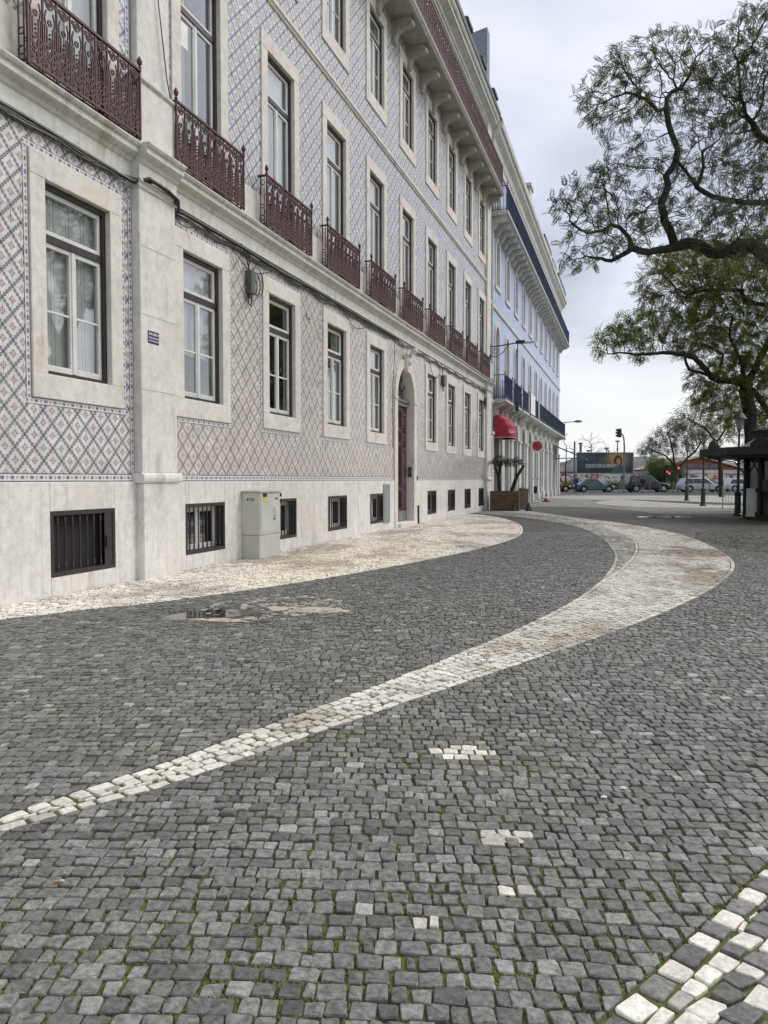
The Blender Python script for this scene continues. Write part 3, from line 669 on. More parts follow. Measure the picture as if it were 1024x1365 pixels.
P('intercom', MB().box(-.14, -.02, DOOR_Y + DH - .03, DOOR_Y + DH - .001, 1.42, 1.72).box(-.12, -.04, DOOR_Y + DH - .034, DOOR_Y + DH - .03, 1.46, 1.68), simple('steel_intercom', (.10, .10, .105), .35, .5), DO, bevel=.004)
P('letterbox', MB().box(.036, .06, DOOR_Y + DH + .28, DOOR_Y + DH + .4, 1.34, 1.46), M_iron2, DO)
tag(P('meter_hatch', MB().box(.0355, .05, 20.02 - .36, 20.02 + .22, .18, 1.22).box(.05, .054, 20.02 - .32, 20.02 + .18, .22, 1.18), simple('grey_hatch_paint', (.27, .29, .29), .5, .2), TB, bevel=.003))
P('downpipe', MB().tube([(.06, 23.1, 0), (.06, 23.1, .55)], .03, 8).box(.036, .075, 23.05, 23.15, .5, .56), M_iron2, TB)
# ------------------------------------------------------------------ ground and paving
def catmull(pts, n=8, closed=False):
    pts = np.array(pts, float); out = []
    for i in range(len(pts) - 1):
        p0 = pts[max(i - 1, 0)]; p1 = pts[i]; p2 = pts[i + 1]; p3 = pts[min(i + 2, len(pts) - 1)]
        for k in range(n):
            t = k / n; out.append(.5 * ((2 * p1) + (-p0 + p2) * t + (2 * p0 - 5 * p1 + 4 * p2 - p3) * t * t + (-p0 + 3 * p1 - 3 * p2 + p3) * t ** 3))
    out.append(pts[-1]); return np.array(out)
c_side = catmull([(.05, 4.6), (.3, 5.3), (.59, 6.0), (1.01, 6.78), (1.49, 7.57), (2.21, 9.42), (2.69, 11.11), (3.13, 13.02), (3.5, 15.14), (3.72, 17.3), (3.68, 19.7), (3.1, 23.5), (2.19, 26.6), (1.32, 28.6), (.69, 29.69), (-.1, 30.6)])
c_L0 = [(3.55, 1.5), (3.86, 2.12), (4.01, 2.47), (4.16, 2.87), (4.33, 3.32), (4.54, 3.99), (4.83, 4.91), (5.08, 5.8), (5.4, 7.08), (5.73, 8.77), (5.95, 10.6)]
c_bandL = catmull(c_L0 + [(6.06, 13.2), (5.98, 15.6), (5.59, 19.21), (4.8, 22.99), (3.95, 25.2), (2.65, 27.84), (1.29, 29.75), (-.1, 31.2)])
c_rim = catmull(c_L0 + [(6.21, 12.68), (6.38, 15.4), (6.32, 18.25), (5.88, 21.29), (5.13, 24.7), (3.91, 28.25), (2.56, 30.63), (1.05, 32.74), (-.1, 34.0)])
c_bandR = catmull([(3.68, 1.48), (3.97, 2.06), (4.11, 2.36), (4.3, 2.69), (4.5, 3.06), (4.72, 3.62), (5.02, 4.34), (5.41, 5.26), (5.87, 6.33), (6.44, 7.72), (7.1, 9.68), (7.61, 11.66), (7.88, 13.22), (7.97, 14.9), (7.85, 17.27), (7.6, 19.61), (7.01, 22.3), (5.76, 25.78), (4.42, 28.41), (2.63, 32.47), (1.29, 35.41), (-.1, 37)])
c_corner = np.array([(7.35, 3.90), (6.87, 2.94), (6.35, 1.96), (5.74, .80)])
c_corner = np.array([c_corner[0] + (c_corner[-1] - c_corner[0]) * k / 30 for k in range(31)])
def inpoly(P_, poly):
    x, y = P_[:, 0], P_[:, 1]; r = np.zeros(len(P_), bool); n = len(poly)
    for i in range(n):
        x1, y1 = poly[i]; x2, y2 = poly[(i + 1) % n]
        if y1 == y2: continue
        c = ((y1 > y) != (y2 > y)) & (x < (x2 - x1) * (y - y1) / (y2 - y1) + x1); r ^= c
    return r
poly_side = np.vstack([c_side, [(-1, 30.6), (-1, 4.6)]])
poly_band = np.vstack([c_rim, [(-1, 34), (-1, 37)], c_bandR[::-1]])
poly_rim = np.vstack([c_bandL[80:], [(-1, 31.2), (-1, 34)], c_rim[80:][::-1]])
poly_corner = np.array([(7.35, 3.90), (5.74, .80), (9, .5), (12, 2), (12, 3.9)])
curves = [c_side, c_bandL, c_rim, c_bandR, c_corner]
_KD = {}
def nearest(Pn, poly):
    """distance, nearest point and tangent on a polyline (dense samples in a kd-tree, refined along the tangent)"""
    key = id(poly)
    if key not in _KD:
        d_ = np.linalg.norm(np.diff(poly, axis=0), axis=1); s_ = np.concatenate([[0], np.cumsum(d_)]); t_ = np.arange(0, s_[-1], .03); sp = np.stack([np.interp(t_, s_, poly[:, 0]), np.interp(t_, s_, poly[:, 1])], 1)
        tg = np.gradient(sp, axis=0); tg /= np.linalg.norm(tg, axis=1)[:, None] + 1e-9; kd_ = kdtree.KDTree(len(sp)); [kd_.insert((x, y, 0), i) for i, (x, y) in enumerate(sp)]; kd_.balance(); _KD[key] = (kd_, sp, tg)
    kd_, sp, tg = _KD[key]; ix = np.array([kd_.find((x, y, 0))[1] for x, y in Pn.tolist()], int)
    s_, t_ = sp[ix], tg[ix]; al = np.clip(((Pn - s_) * t_).sum(1), -.03, .03); q = s_ + t_ * al[:, None]; return np.linalg.norm(Pn - q, axis=1), q, t_
REG_DARK, REG_SIDE, REG_BAND, REG_RIM, REG_CORNER = range(5)
def region(Pn):
    r = np.zeros(len(Pn), int); r[inpoly(Pn, poly_corner)] = REG_CORNER; r[inpoly(Pn, poly_band)] = REG_BAND; r[inpoly(Pn, poly_rim)] = REG_RIM; r[inpoly(Pn, poly_side)] = REG_SIDE
    return r
MAXD = 20.0
def lattice(ang, cw, ch, jit, warp):
    """jittered course-work lattice covering the visible ground, as an array of quads"""
    ca, sa = math.cos(ang), math.sin(ang); e1 = np.array([ca, sa]); e2 = np.array([-sa, ca])
    ctr = np.array([4., 15.]); nr = int(44 / ch); out = []
    rows = np.arange(-nr // 2, nr // 2)
    for r_ in rows:
        v0 = r_ * ch
        u = [-19 + random.random() * cw]
        ncol = int(38 / cw); w = cw * (1 + rng.normal(0, jit * .9, ncol)).clip(.55, 1.7); ue = -19 + random.random() * cw + np.concatenate([[0], np.cumsum(w)])
        a = ue[:-1]; b = ue[1:]
        J = lambda: rng.normal(0, jit * cw * .30, ncol)
        q = np.stack([np.stack([a + J(), np.full(ncol, v0) + J()], 1), np.stack([b + J(), np.full(ncol, v0) + J()], 1), np.stack([b + J(), np.full(ncol, v0 + ch) + J()], 1), np.stack([a + J(), np.full(ncol, v0 + ch) + J()], 1)], 1)
        out.append(q)
    Q = np.concatenate(out); u, v = Q[..., 0], Q[..., 1]
    du = warp * (np.sin(v * .31 + .7) * .5 + np.sin(u * .23 + v * .11) * .6); dv = warp * (np.sin(u * .35 + 1.3) * .8 + np.sin(u * .9 + v * .2) * .18 + np.sin(v * .27 + u * .14 + 2) * .5)
    u = u + du; v = v + dv
    return ctr + u[..., None] * e1 + v[..., None] * e2
def visible(Q, md=30.):
    c = Q.mean(1); x = c[:, 0] - CAMX; y = c[:, 1]; dep = x * FW0[0] + y * FW0[1]; lat = x * RT[0] + y * RT[1]
    return (dep > 1.0) & (dep < md) & (np.abs(lat) < dep * .5 + 2.3) & (c[:, 0] > .06)
def clip(poly, q, n, off):
    """keep the side where (p-q).n >= off"""
    out = []; m = len(poly); d_ = [(p - q) @ n - off for p in poly]
    for i in range(m):
        j = (i + 1) % m
        if d_[i] >= 0: out.append(poly[i])
        if (d_[i] >= 0) != (d_[j] >= 0): t = d_[i] / (d_[i] - d_[j]); out.append(poly[i] + (poly[j] - poly[i]) * t)
    return out
def area(p): p = np.array(p); x, y = p[:, 0], p[:, 1]; return .5 * abs((x * np.roll(y, -1) - y * np.roll(x, -1)).sum())
stones = []     # (poly, region)
for ang, cw, ch, jit, warp, regs, cs in (
        (ANG - R(4), .0635, .069, .22, .34, (REG_DARK,), 20.), (R(60), .082, .072, .25, .1, (REG_CORNER,), 20.),
        (R(62), .076, .066, .24, .1, (REG_BAND,), 28.), (R(24), .074, .060, .25, .12, (REG_SIDE,), 33.), (R(50), .095, .076, .22, .12, (REG_RIM,), 30.)):
    Q = lattice(ang, cw, ch, jit, warp); Q = Q[visible(Q, cs)]; c = Q.mean(1); rg = region(c)
    nearc = []; dmin = np.full(len(Q), 1e9)
    for cv in curves:
        d_, q, tg = nearest(c, cv); dmin = np.minimum(dmin, d_); nearc.append([d_, q, tg])
    k = np.isin(rg, regs) | (dmin < .085); Q = Q[k]; c = c[k]; rg = rg[k]; dmin = dmin[k]; sides = []
    for rec in nearc:
        d_, q, tg = [z[k] for z in rec]; nn = np.stack([-tg[:, 1], tg[:, 0]], 1); w_ = d_ <= .16; ra = np.zeros(len(d_), int); rb = ra.copy(); ra[w_] = region((q + nn * .035)[w_]); rb[w_] = region((q - nn * .035)[w_]); sides.append((d_, q, nn, ra, rb))
    pend = []
    for i in range(len(Q)):
        if dmin[i] > .16:
            stones.append((Q[i], rg[i])); continue
        pieces = [list(Q[i])]
        for ci, (d_, q, nn, ra, rb) in enumerate(sides):
            if d_[i] > .16: continue
            new = []
            for p in pieces:
                for sg, rr_ in ((1, ra[i]), (-1, rb[i])):
                    white_ = (ci == 0 and rr_ == REG_SIDE) or (ci in (2, 3) and rr_ == REG_BAND) or (ci == 1 and rr_ == REG_RIM) or (ci == 4 and rr_ == REG_CORNER)
                    w_ = clip(p, q[i], nn[i] * sg, (.082 if ci == 4 else .068) if white_ else .003)
                    if len(w_) >= 3 and area(w_) > .0005: new.append(w_)
            pieces = new
        pend += [np.array(p) for p in pieces]
    if pend:
        pr = region(np.array([p.mean(0) for p in pend]))
        stones += [(p, r_) for p, r_ in zip(pend, pr) if r_ in regs and p[:, 0].min() > .03]
# border courses along the curves
def course(cv, side, w, reg, seg=.115):
    d_ = np.linalg.norm(np.diff(cv, axis=0), axis=1); s = np.concatenate([[0], np.cumsum(d_)]); L = s[-1]; t = 0; ts = [0]
    while t < L: t += seg * random.uniform(.75, 1.3); ts.append(min(t, L))
    P_ = np.stack([np.interp(ts, s, cv[:, 0]), np.interp(ts, s, cv[:, 1])], 1); tg = np.gradient(P_, axis=0); tg /= np.linalg.norm(tg, axis=1)[:, None] + 1e-9; nn = np.stack([-tg[:, 1], tg[:, 0]], 1) * side
    for i in range(len(P_) - 1):
        j = rng.normal(0, .003, (4, 2)); p = np.array([P_[i], P_[i + 1], P_[i + 1] + nn[i + 1] * w, P_[i] + nn[i] * w]) + j
        cc = p.mean(0)
        if visible(p[None])[0]: stones.append((p if side > 0 else p[::-1], reg))
course(c_side, 1, .064, 11, .09); course(c_rim[:-1], -1, .064, 12, .1); course(c_bandR, 1, .064, 12, .1); course(c_bandL[80:], -1, .064, 13, .09); course(c_corner, 1, .078, 14, .092)
print('stones', len(stones))
# --- colours
def stone_cols():
    c = np.array([s[0].mean(0) for s in stones]); rg = np.array([s[1] for s in stones]); n = len(c); out = np.zeros((n, 3)); r1 = rng.random(n); r2 = rng.normal(0, 1, n)
    dark = (.132 + .062 * r1)[:, None] * np.array([1.0, .998, .935]); lightd = rng.random(n) < .035; dark[lightd] *= 1.7; dark *= (1 + .18 * r2)[:, None].clip(.6, 1.6)
    white = (.60 + .15 * r1)[:, None] * np.array([1.0, .945, .835]); white *= (1 + .07 * r2)[:, None].clip(.8, 1.2); dirty = rng.random(n) < .07; white[dirty] *= .60
    side = white * 1.30
    mid = np.where((rng.random(n) < .55)[:, None], dark * 2.3, white * .62)
    out[:] = dark
    out[(rg == REG_BAND) | (rg == 12)] = white[(rg == REG_BAND) | (rg == 12)]
    k = (rg == REG_SIDE) | (rg == 11); out[k] = side[k]
    k = rg == REG_RIM; out[k] = mid[k]; k = rg == 13; out[k] = (white * .75)[k]
    # grey trodden-in dirt on the pale stone in uneven patches, heavier on the outer bend
    dn = np.array([mnoise.noise(Vector((x * .9, y * .55, 3))) + .6 * mnoise.noise(Vector((x * 3.1, y * 2.3, 9))) for x, y in c.tolist()]); bend = np.exp(-(((c[:, 0] - 7.6) / .55) ** 2 + ((c[:, 1] - 16.2) / 3.2) ** 2)); dk = np.clip((dn + .05) * .9, 0, .42) + bend * np.clip(dn + .35, 0, .8) * .75
    k = np.isin(rg, (REG_BAND, 12, REG_SIDE, 11, REG_RIM, 13)); out[k] *= 1 - np.clip(dk, 0, .62)[k, None] * np.array([.85, .92, 1.0])
    wet = np.exp(-(((c[:, 0] - 2.45) / .75) ** 2 + ((c[:, 1] - 6.95) / .55) ** 2) * 1.4); k = rg == 0; out[k] *= 1 - .5 * wet[k, None]
    # corner mosaic: alternate light and dark stones
    k = rg == REG_CORNER; out[k] = np.where((rng.random(n) < .47)[:, None], white * 1.08, dark * .9)[k]; k = rg == 14; out[k] = np.where((np.arange(n) % 2 == 0)[:, None], white * 1.08, dark)[k]
    # repairs: stray white stones in the dark field
    for (x, y, rx, ry, pr, f) in ((5.62, 3.77, .16, .085, 1, 1.), (6.065, 2.555, .085, .04, 1, 1.0), (5.82, 2.26, .035, .04, 1, .85), (5.95, 2.90, .10, .06, .9, .75), (5.70, 3.80, .22, .05, .6, .95)):
        k = (((c[:, 0] - x) * .95 + (c[:, 1] - y) * .31) / rx) ** 2 + ((-(c[:, 0] - x) * .31 + (c[:, 1] - y) * .95) / ry) ** 2 < 1; k &= (rg == 0) & (rng.random(n) < pr); out[k] = white[k] * f
    # pale sandy staining beside the puddle and along the pavement, mossy damp and tree shade painted into the stones under the trees
    k = (rg == 0) & (np.hypot((c[:, 0] - 2.75), (c[:, 1] - 7.55) * .9) < .75) & (rng.random(n) < .30); out[k] = white[k] * .6
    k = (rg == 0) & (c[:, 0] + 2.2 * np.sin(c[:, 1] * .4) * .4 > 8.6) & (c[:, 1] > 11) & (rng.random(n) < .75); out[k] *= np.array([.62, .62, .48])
    dist_ = np.hypot((c[:, 0] - 1.9) * 1.0, (c[:, 1] - 13) * .3); k = (rg == REG_SIDE) & (dist_ < 1.3); out[k] *= np.array([1.10, 1.06, .98])
    return out, c, rg
scol, scen, sreg = stone_cols()
order = np.argsort(np.linalg.norm(scen - np.array([CAMX, 0]), axis=1))
dep_ = (scen[:, 0] - CAMX) * FW0[0] + scen[:, 1] * FW0[1]; lat_ = (scen[:, 0] - CAMX) * RT[0] + scen[:, 1] * RT[1]
inview = (np.abs(lat_) < dep_ * .485) & (dep_ > 2.02)
order300 = [i for i in order if inview[i]][:300]; set300 = set(order300)
def chamfer(p, f=.10):
    n = len(p); out = []
    for i in range(n):
        a, b, c = p[i - 1], p[i], p[(i + 1) % n]; f1 = f * random.uniform(.45, 1.3); f2 = f * random.uniform(.45, 1.3)
        out += [b + (a - b) * f1, b + (c - b) * f2]
    return np.array(out)
GZ = 0.0
def stone_geo(idx_list, near_d=7.0):
    Vs, Cs, tri, quad = [], [], [], []; base = 0
    for i in idx_list:
        p, rg = stones[i]
        p = p[::-1] if np.cross(p[1] - p[0], p[2] - p[1]) < 0 else p
        near_ = dep_[i] < near_d; cc = p.mean(0); gap = .0022 + .0022 * random.random()
        if rg in (0,): gap += .0008
        elif rg in (REG_BAND, 12): gap += .0030
        elif rg in (REG_CORNER, 14): gap += .0015
        elif rg in (REG_SIDE, 11): gap += .0012
        s_ = 1 - gap / max(.02, math.sqrt(area(p)) * .5); p = cc + (p - cc) * s_
        zt = random.gauss(0, .0022); tx, ty = random.gauss(0, .018), random.gauss(0, .018); col = (*scol[i], 1)
        if near_ and len(p) <= 5: p = chamfer(p)
        n = len(p); rel = p - cc; zz_ = zt + rel[:, 0] * tx + rel[:, 1] * ty
        if near_:
            ins = .91; r0 = cc + rel * ins; z0 = zt + rel[:, 0] * tx + rel[:, 1] * ty + np.array([random.gauss(0, .0012) for _ in range(n)]); z1 = zz_ - .0035
            Vs += [np.array([[cc[0], cc[1], zt + random.gauss(.0012, .0015)]]), np.column_stack([r0, z0]), np.column_stack([p, z1]), np.column_stack([p * 1.0 + (cc - p) * -.01, np.full(n, -.03)])]
            for k in range(n):
                k2 = (k + 1) % n; tri.append((base, base + 1 + k, base + 1 + k2)); quad.append((base + 1 + k, base + 1 + n + k, base + 1 + n + k2, base + 1 + k2)); quad.append((base + 1 + n + k, base + 1 + 2 * n + k, base + 1 + 2 * n + k2, base + 1 + n + k2))
            nv = 1 + 3 * n
        else:
            Vs += [np.array([[cc[0], cc[1], zt + .001]]), np.column_stack([cc + rel * .93, zz_]), np.column_stack([cc + rel * 1.02, np.full(n, -.03)])]
            for k in range(n):
                k2 = (k + 1) % n; tri.append((base, base + 1 + k, base + 1 + k2)); quad.append((base + 1 + k, base + 1 + n + k, base + 1 + n + k2, base + 1 + k2))
            nv = 1 + 2 * n
        Cs += [col] * nv; base += nv
    return np.concatenate(Vs), [np.array(tri), np.array(quad)], np.array(Cs)
def mat_cobble():
    t = NT('cobble_stone'); a = t.attr('tone'); v, x, y, z = t.pos()
    n1 = t.noise(42, 6, .7); n2 = t.noise(140, 4, .6); n3 = t.noise(9, 4)
    sa_ = t.N('ShaderNodeSeparateColor'); t.L(a.s, sa_.inputs[0]); wh = t.sm(X(t, sa_.outputs[0]), .22, .42); kc = 1 - wh * .5
    m = t.mix(t.sm(n1, .3, .7), t.mix(kc, a, t.mix(1., a, (.55, .55, .56), 'MULTIPLY')), t.mix(kc, a, t.mix(1., a, (1.48, 1.48, 1.46), 'MULTIPLY')))
    m = t.mix(t.sm(t.noise(48, 5, .7, scl=(1, 1.6, 1), dist=1.2), .56, .66) * .5 * kc, m, t.mix(1., a, (2.1, 2.1, 2.05), 'MULTIPLY'))
    m = t.mix(t.sm(n3, .52, .74) * (kc * .4), m, t.mix(1., m, (.86, .9, .66), 'MULTIPLY'))
    t.set('Base Color', m); t.set('Roughness', t.sm(n1, .2, .8, .42, .68)); t.b.inputs['Specular IOR Level'].default_value = .42
    t.bump(n1 * .7 + n2 * .3, .55, .006); return t.m
M_cob = mat_cobble()
def mat_bed():
    t = NT('joint_soil_and_moss'); n = t.noise(1.1, 4, .6); n2 = t.noise(34, 4, .7); n3 = t.noise(9, 4)
    m = t.mix(t.sm(n2, .35, .65), (.022, .02, .017), (.055, .05, .042))
    k = t.sm(n * .62 + n3 * .38, .47, .56); g = t.mix(n2, (.028, .040, .008), (.085, .10, .026))
    m = t.mix(k * .9, m, g); m = t.mix(t.sm(t.noise(160, 2), .70, .74) * .6, m, (.34, .31, .26))
    t.set('Base Color', m); t.set('Roughness', .95); t.b.inputs['Specular IOR Level'].default_value = .15; t.bump(n2, .7, .012); return t.m
def mat_sand(): 
    t = NT('sandy_joints'); n = t.noise(1.4, 4, .6); n2 = t.noise(40, 4, .7)
    m = t.mix(t.sm(n, .38, .58), (.07, .062, .05), (.34, .285, .21)); m = t.mix(n2, m, t.mix(1., m, (.6, .6, .6), 'MULTIPLY'))
    t.set('Base Color', m); t.set('Roughness', .95); t.bump(n2, .6, .01); return t.m
M_bed = mat_bed(); M_sand = mat_sand()
# ground sheet: one sheet to the horizon, rising gently far down the street
xs = [-600, -200, -60, -20, -1, 3, 8, 14, 25, 60, 200, 600]; ys = [-60, -5, 0, 10, 20, 30, 34] + list(range(37, 73, 3)) + [80, 100, 140, 300, 900]
gv = [(x, y, gz(y) - .011) for y in ys for x in xs]; nx = len(xs); gf = [(j * nx + i, j * nx + i + 1, (j + 1) * nx + i + 1, (j + 1) * nx + i) for j in range(len(ys) - 1) for i in range(nx - 1)]
def mat_ground():
    t = NT('paving_ground'); v, x, y, z = t.pos()
    n = t.noise(1.1, 4, .6); n2 = t.noise(34, 4, .7); n3 = t.noise(9, 4)
    m = t.mix(t.sm(n2, .35, .65), (.022, .02, .017), (.055, .05, .042)); k = t.sm(n * .62 + n3 * .38, .36, .48)
    m = t.mix(k * .95, m, t.mix(n2, (.045, .060, .012), (.15, .17, .045))); m = t.mix(t.sm(t.noise(160, 2), .70, .74) * .6, m, (.34, .31, .26))
    # beyond the stones that are built one by one the sheet itself carries small dark setts
    vd = t.vor(15, 'DISTANCE_TO_EDGE'); vc = t.vor(15, 'F1', out=1)
    sp_n = t.N('ShaderNodeSeparateColor'); t.L(vc.s, sp_n.inputs[0]); rv = X(t, sp_n.outputs[0])
    st = t.mix(rv, (.085, .086, .085), (.165, .166, .162)); st = t.mix(t.sm(vd, .10, .03), st, (.03, .03, .02)); st = t.mix(t.sm(t.noise(.7, 4), .5, .65) * .5, st, (.045, .05, .022)); st = t.mix(t.sm(x + t.noise(.5, 4) * 3., 8.6, 10.8) * .72, st, (.038, .038, .022))  # last mix: moss and the shade of the trees put into the colour
    far = t.sm((x - CAMX) * FW0[0] + y * FW0[1], MAXD - .25, MAXD - .2)
    t.set('Base Color', t.mix(far, m, st)); t.set('Roughness', .75); t.b.inputs['Specular IOR Level'].default_value = .3; t.bump(n2 * (1 - far) + t.sm(vd, 0, .2) * far, .6, .012); return t.m
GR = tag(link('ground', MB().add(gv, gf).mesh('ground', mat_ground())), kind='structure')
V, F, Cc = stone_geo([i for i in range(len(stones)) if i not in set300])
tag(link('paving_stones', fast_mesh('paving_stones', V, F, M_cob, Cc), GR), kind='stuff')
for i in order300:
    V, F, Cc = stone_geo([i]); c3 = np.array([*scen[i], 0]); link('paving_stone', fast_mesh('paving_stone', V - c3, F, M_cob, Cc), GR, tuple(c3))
# moss cushions in the joints of the dark field
def moss():
    V = []; T3 = []; rr = random.Random(5)
    for i in range(len(stones)):
        p, rg = stones[i]
        if rg != 0 or dep_[i] > 9: continue
        cc = p.mean(0); m_ = len(p)
        for k in range(m_):
            for q in (p[k], (p[k] + p[(k + 1) % m_]) / 2, p[k] * .75 + p[(k + 1) % m_] * .25):
                nv = mnoise.noise(Vector((q[0] * 1.15 + 3, q[1] * .9, 0))) + .5 * mnoise.noise(Vector((q[0] * 4, q[1] * 4, 7)))
                if nv < -.14 + rr.random() * .42: continue
                r_ = rr.uniform(.005, .0115); b = len(V); V.append((q[0] + rr.gauss(0, .002), q[1] + rr.gauss(0, .002), rr.uniform(-.004, .0015)))
                for s in range(5): a = s * 1.2566 + rr.random(); V.append((q[0] + r_ * math.cos(a) * rr.uniform(.7, 1.4), q[1] + r_ * math.sin(a) * rr.uniform(.7, 1.4), -.0095))
                T3 += [(b, b + 1 + s, b + 1 + (s + 1) % 5) for s in range(5)]
    print('moss', len(T3) // 5); return np.array(V), np.array(T3)
V, F3 = moss(); t = NT('moss_green'); t.set('Base Color', t.mix(t.sm(t.noise(60, 3), .3, .7), (.050, .065, .012), (.16, .175, .045))); t.set('Roughness', .95); M_moss = t.m
tag(link('moss', fast_mesh('moss', V, [F3], M_moss), GR), kind='stuff')
# sandy bed under the pavement by the wall
def sheet(name, poly, z, mat, zf=None, kind='structure'):
    me = bpy.data.meshes.new(name); p = [(x, y, (gz(y) if zf is None else 0) + z) for x, y in poly]; me.from_pydata(p, [], [tuple(range(len(p)))]); me.materials.append(mat); return tag(link(name, me), kind=kind)
sheet('pavement_bed', poly_side[::-1], -.0055, M_sand)
# far paving: pale and mixed mosaic fields as thin sheets
def mat_farpav(name, c0, c1, joint):
    t = NT(name); vd = t.vor(11, 'DISTANCE_TO_EDGE'); vc = t.vor(11, 'F1', out=1); s = t.N('ShaderNodeSeparateColor'); t.L(vc.s, s.inputs[0])
    m = t.mix(X(t, s.outputs[0]), c0, c1); m = t.mix(t.sm(vd, .09, .02), m, joint); m = t.mix(t.sm(t.noise(.6, 4), .45, .7) * .35, m, tuple(k * .55 for k in c0))
    t.set('Base Color', m); t.set('Roughness', .75); t.bump(t.sm(vd, 0, .2), .5, .01); return t.m
M_fw = mat_farpav('far_white_paving', (.36, .34, .30), (.56, .53, .47), (.16, .15, .13)); M_fm = mat_farpav('far_mixed_paving', (.14, .138, .13), (.36, .345, .31), (.09, .085, .075)); M_fg = mat_farpav('plaza_paving', (.34, .335, .31), (.52, .51, .47), (.18, .17, .15))
def strip_sheet(name, left, right, z, mat):
    n = 24; a = catmull(left, 6); b = catmull(right, 6)
    def rs(c):
        s = np.concatenate([[0], np.cumsum(np.linalg.norm(np.diff(c, axis=0), axis=1))]); t = np.linspace(0, s[-1], n); return np.stack([np.interp(t, s, c[:, 0]), np.interp(t, s, c[:, 1])], 1)
    a, b = rs(a), rs(b); mb = MB(); K = 5
    for i in range(n - 1):
        for k in range(K):
            q = [a[i] + (b[i] - a[i]) * k / K, a[i] + (b[i] - a[i]) * (k + 1) / K, a[i + 1] + (b[i + 1] - a[i + 1]) * (k + 1) / K, a[i + 1] + (b[i + 1] - a[i + 1]) * k / K]
            mb.quad(*[(p[0], p[1], gz(p[1]) + z) for p in q])
    return tag(P(name, mb, mat), kind='structure')
# tails of the white band and of the mixed strip past the built stones
strip_sheet('band_paving', [(4.75, 27.6), (4.42, 28.41), (2.63, 32.47), (1.29, 35.41), (.05, 37)], [(4.0, 28.1), (3.91, 28.25), (2.56, 30.63), (1.05, 32.74), (.05, 34)], -.004, M_fw)
strip_sheet('mixed_paving', [(4.0, 28.1), (3.91, 28.25), (2.56, 30.63), (1.05, 32.74), (.05, 34.0)], [(3.2, 26.8), (2.65, 27.84), (1.9, 28.9), (1.29, 29.75), (.05, 31.1)], -.0045, M_fm)
strip_sheet('mixed_paving', [(.05, 38.0), (1.8, 39.4), (4.5, 39.0), (6.3, 35.5), (7.4, 32.5), (9.5, 33.5), (12.5, 36.5)], [(.2, 58), (2, 57.5), (4.1, 50), (4.3, 45.7), (5.33, 42), (7.12, 40.3), (12, 39.2)], -.004, M_fm)
strip_sheet('lens_paving', [(4.1, 50.5), (4.25, 45.7), (5.33, 42.0), (7.12, 40.31), (9.47, 40.0), (14, 39.0)], [(4.2, 51), (5.4, 54.3), (7.4, 50.5), (9, 47), (11, 44.8), (15, 43)], -.003, M_fw)
strip_sheet('plaza_paving', [(.3, 58), (4.2, 53), (6, 55.5), (9, 52), (15, 48), (40, 46)], [(-6, 66.2), (4, 68.3), (6, 69), (9, 69.8), (18, 72.5), (42, 79.5)], -.002, M_fg)
# puddles
def mat_water():
    t = NT('puddle_water'); t.set('Base Color', (.045, .042, .036)); t.set('Roughness', .06); t.b.inputs['Specular IOR Level'].default_value = .9; t.bump(t.noise(14, 3), .04, .01); return t.m
M_water = mat_water(); M_slick = simple('sandy_silt', (.50, .42, .32), .85, var=.2, bump=.4)
def blob(cx_, cy_, rx, ry, seed, n=26, rot=0., am=1.):
    rr = random.Random(seed); ph = [rr.random() * 6 for _ in range(4)]; out = []
    for i in range(n):
        a = 2 * math.pi * i / n; r_ = 1 + am * (.22 * math.sin(2 * a + ph[0]) + .14 * math.sin(3 * a + ph[1]) + .09 * math.sin(5 * a + ph[2])); x, y = rx * r_ * math.cos(a), ry * r_ * math.sin(a)
        out.append((cx_ + x * math.cos(rot) - y * math.sin(rot), cy_ + x * math.sin(rot) + y * math.cos(rot)))
    return out
pz = .0028
tag(sheet('puddle', blob(2.40, 6.90, .44, .28, 3, rot=R(40), am=.7), pz, M_water), kind='structure')
tag(sheet('silt_patch', blob(2.62, 6.63, .30, .08, 5, rot=R(12)), .0030, M_slick), kind='structure'); tag(sheet('silt_patch', blob(2.92, 7.42, .16, .16, 9, rot=R(30)), .0026, M_slick), kind='structure'); tag(sheet('silt_patch', blob(3.3, 7.45, .26, .2, 12, rot=R(30)), .0010, M_slick), kind='structure')
tag(sheet('puddle', blob(7.35, 29.95, .75, .85, 21, rot=R(20)), .004, M_water), kind='structure')
tag(sheet('mortar_patch', blob(5.965, 2.893, .07, .035, 33, rot=R(10), am=.5), .0005, simple('mortar_repair', (.48, .45, .38), .85, var=.2, bump=.5)), kind='structure')
# ------------------------------------------------------------------ blue building further down the street
BB = thing('blue_building', 'blue tiled building with arched ground floor and blue balconies further down the street', 'building', (0, 35.35, 0), math.atan(.009))
def mat_blue():
    t = NT('blue_tile_wall'); v, x, y, z = t.pos(); n = t.noise(.9, 5, .6); n2 = t.noise(6, 4)
    sy = (y * 7.0 + 40.).fr() - .5; sz = (z * 7.0).fr() - .5; g = t.sm(sy.ab().mx(sz.ab()), .44, .49)
    m = t.mix(t.sm(n * .6 + n2 * .4, .35, .65), (.30, .365, .58), (.42, .485, .68)); m = t.mix(g * .35, m, (.62, .66, .75)); m = t.mix(t.sm(t.noise(1.6, 4, .6, scl=(3, 4, .4)), .52, .75) * .35, m, (.48, .50, .56))
    t.set('Base Color', m); t.set('Roughness', .35); return t.m
M_blue = mat_blue(); M_blues = mat_stone('pale_stone_arcade', (.60, .595, .575), .5); M_bw = mat_stone('white_stone_trim', (.70, .695, .67), .25)
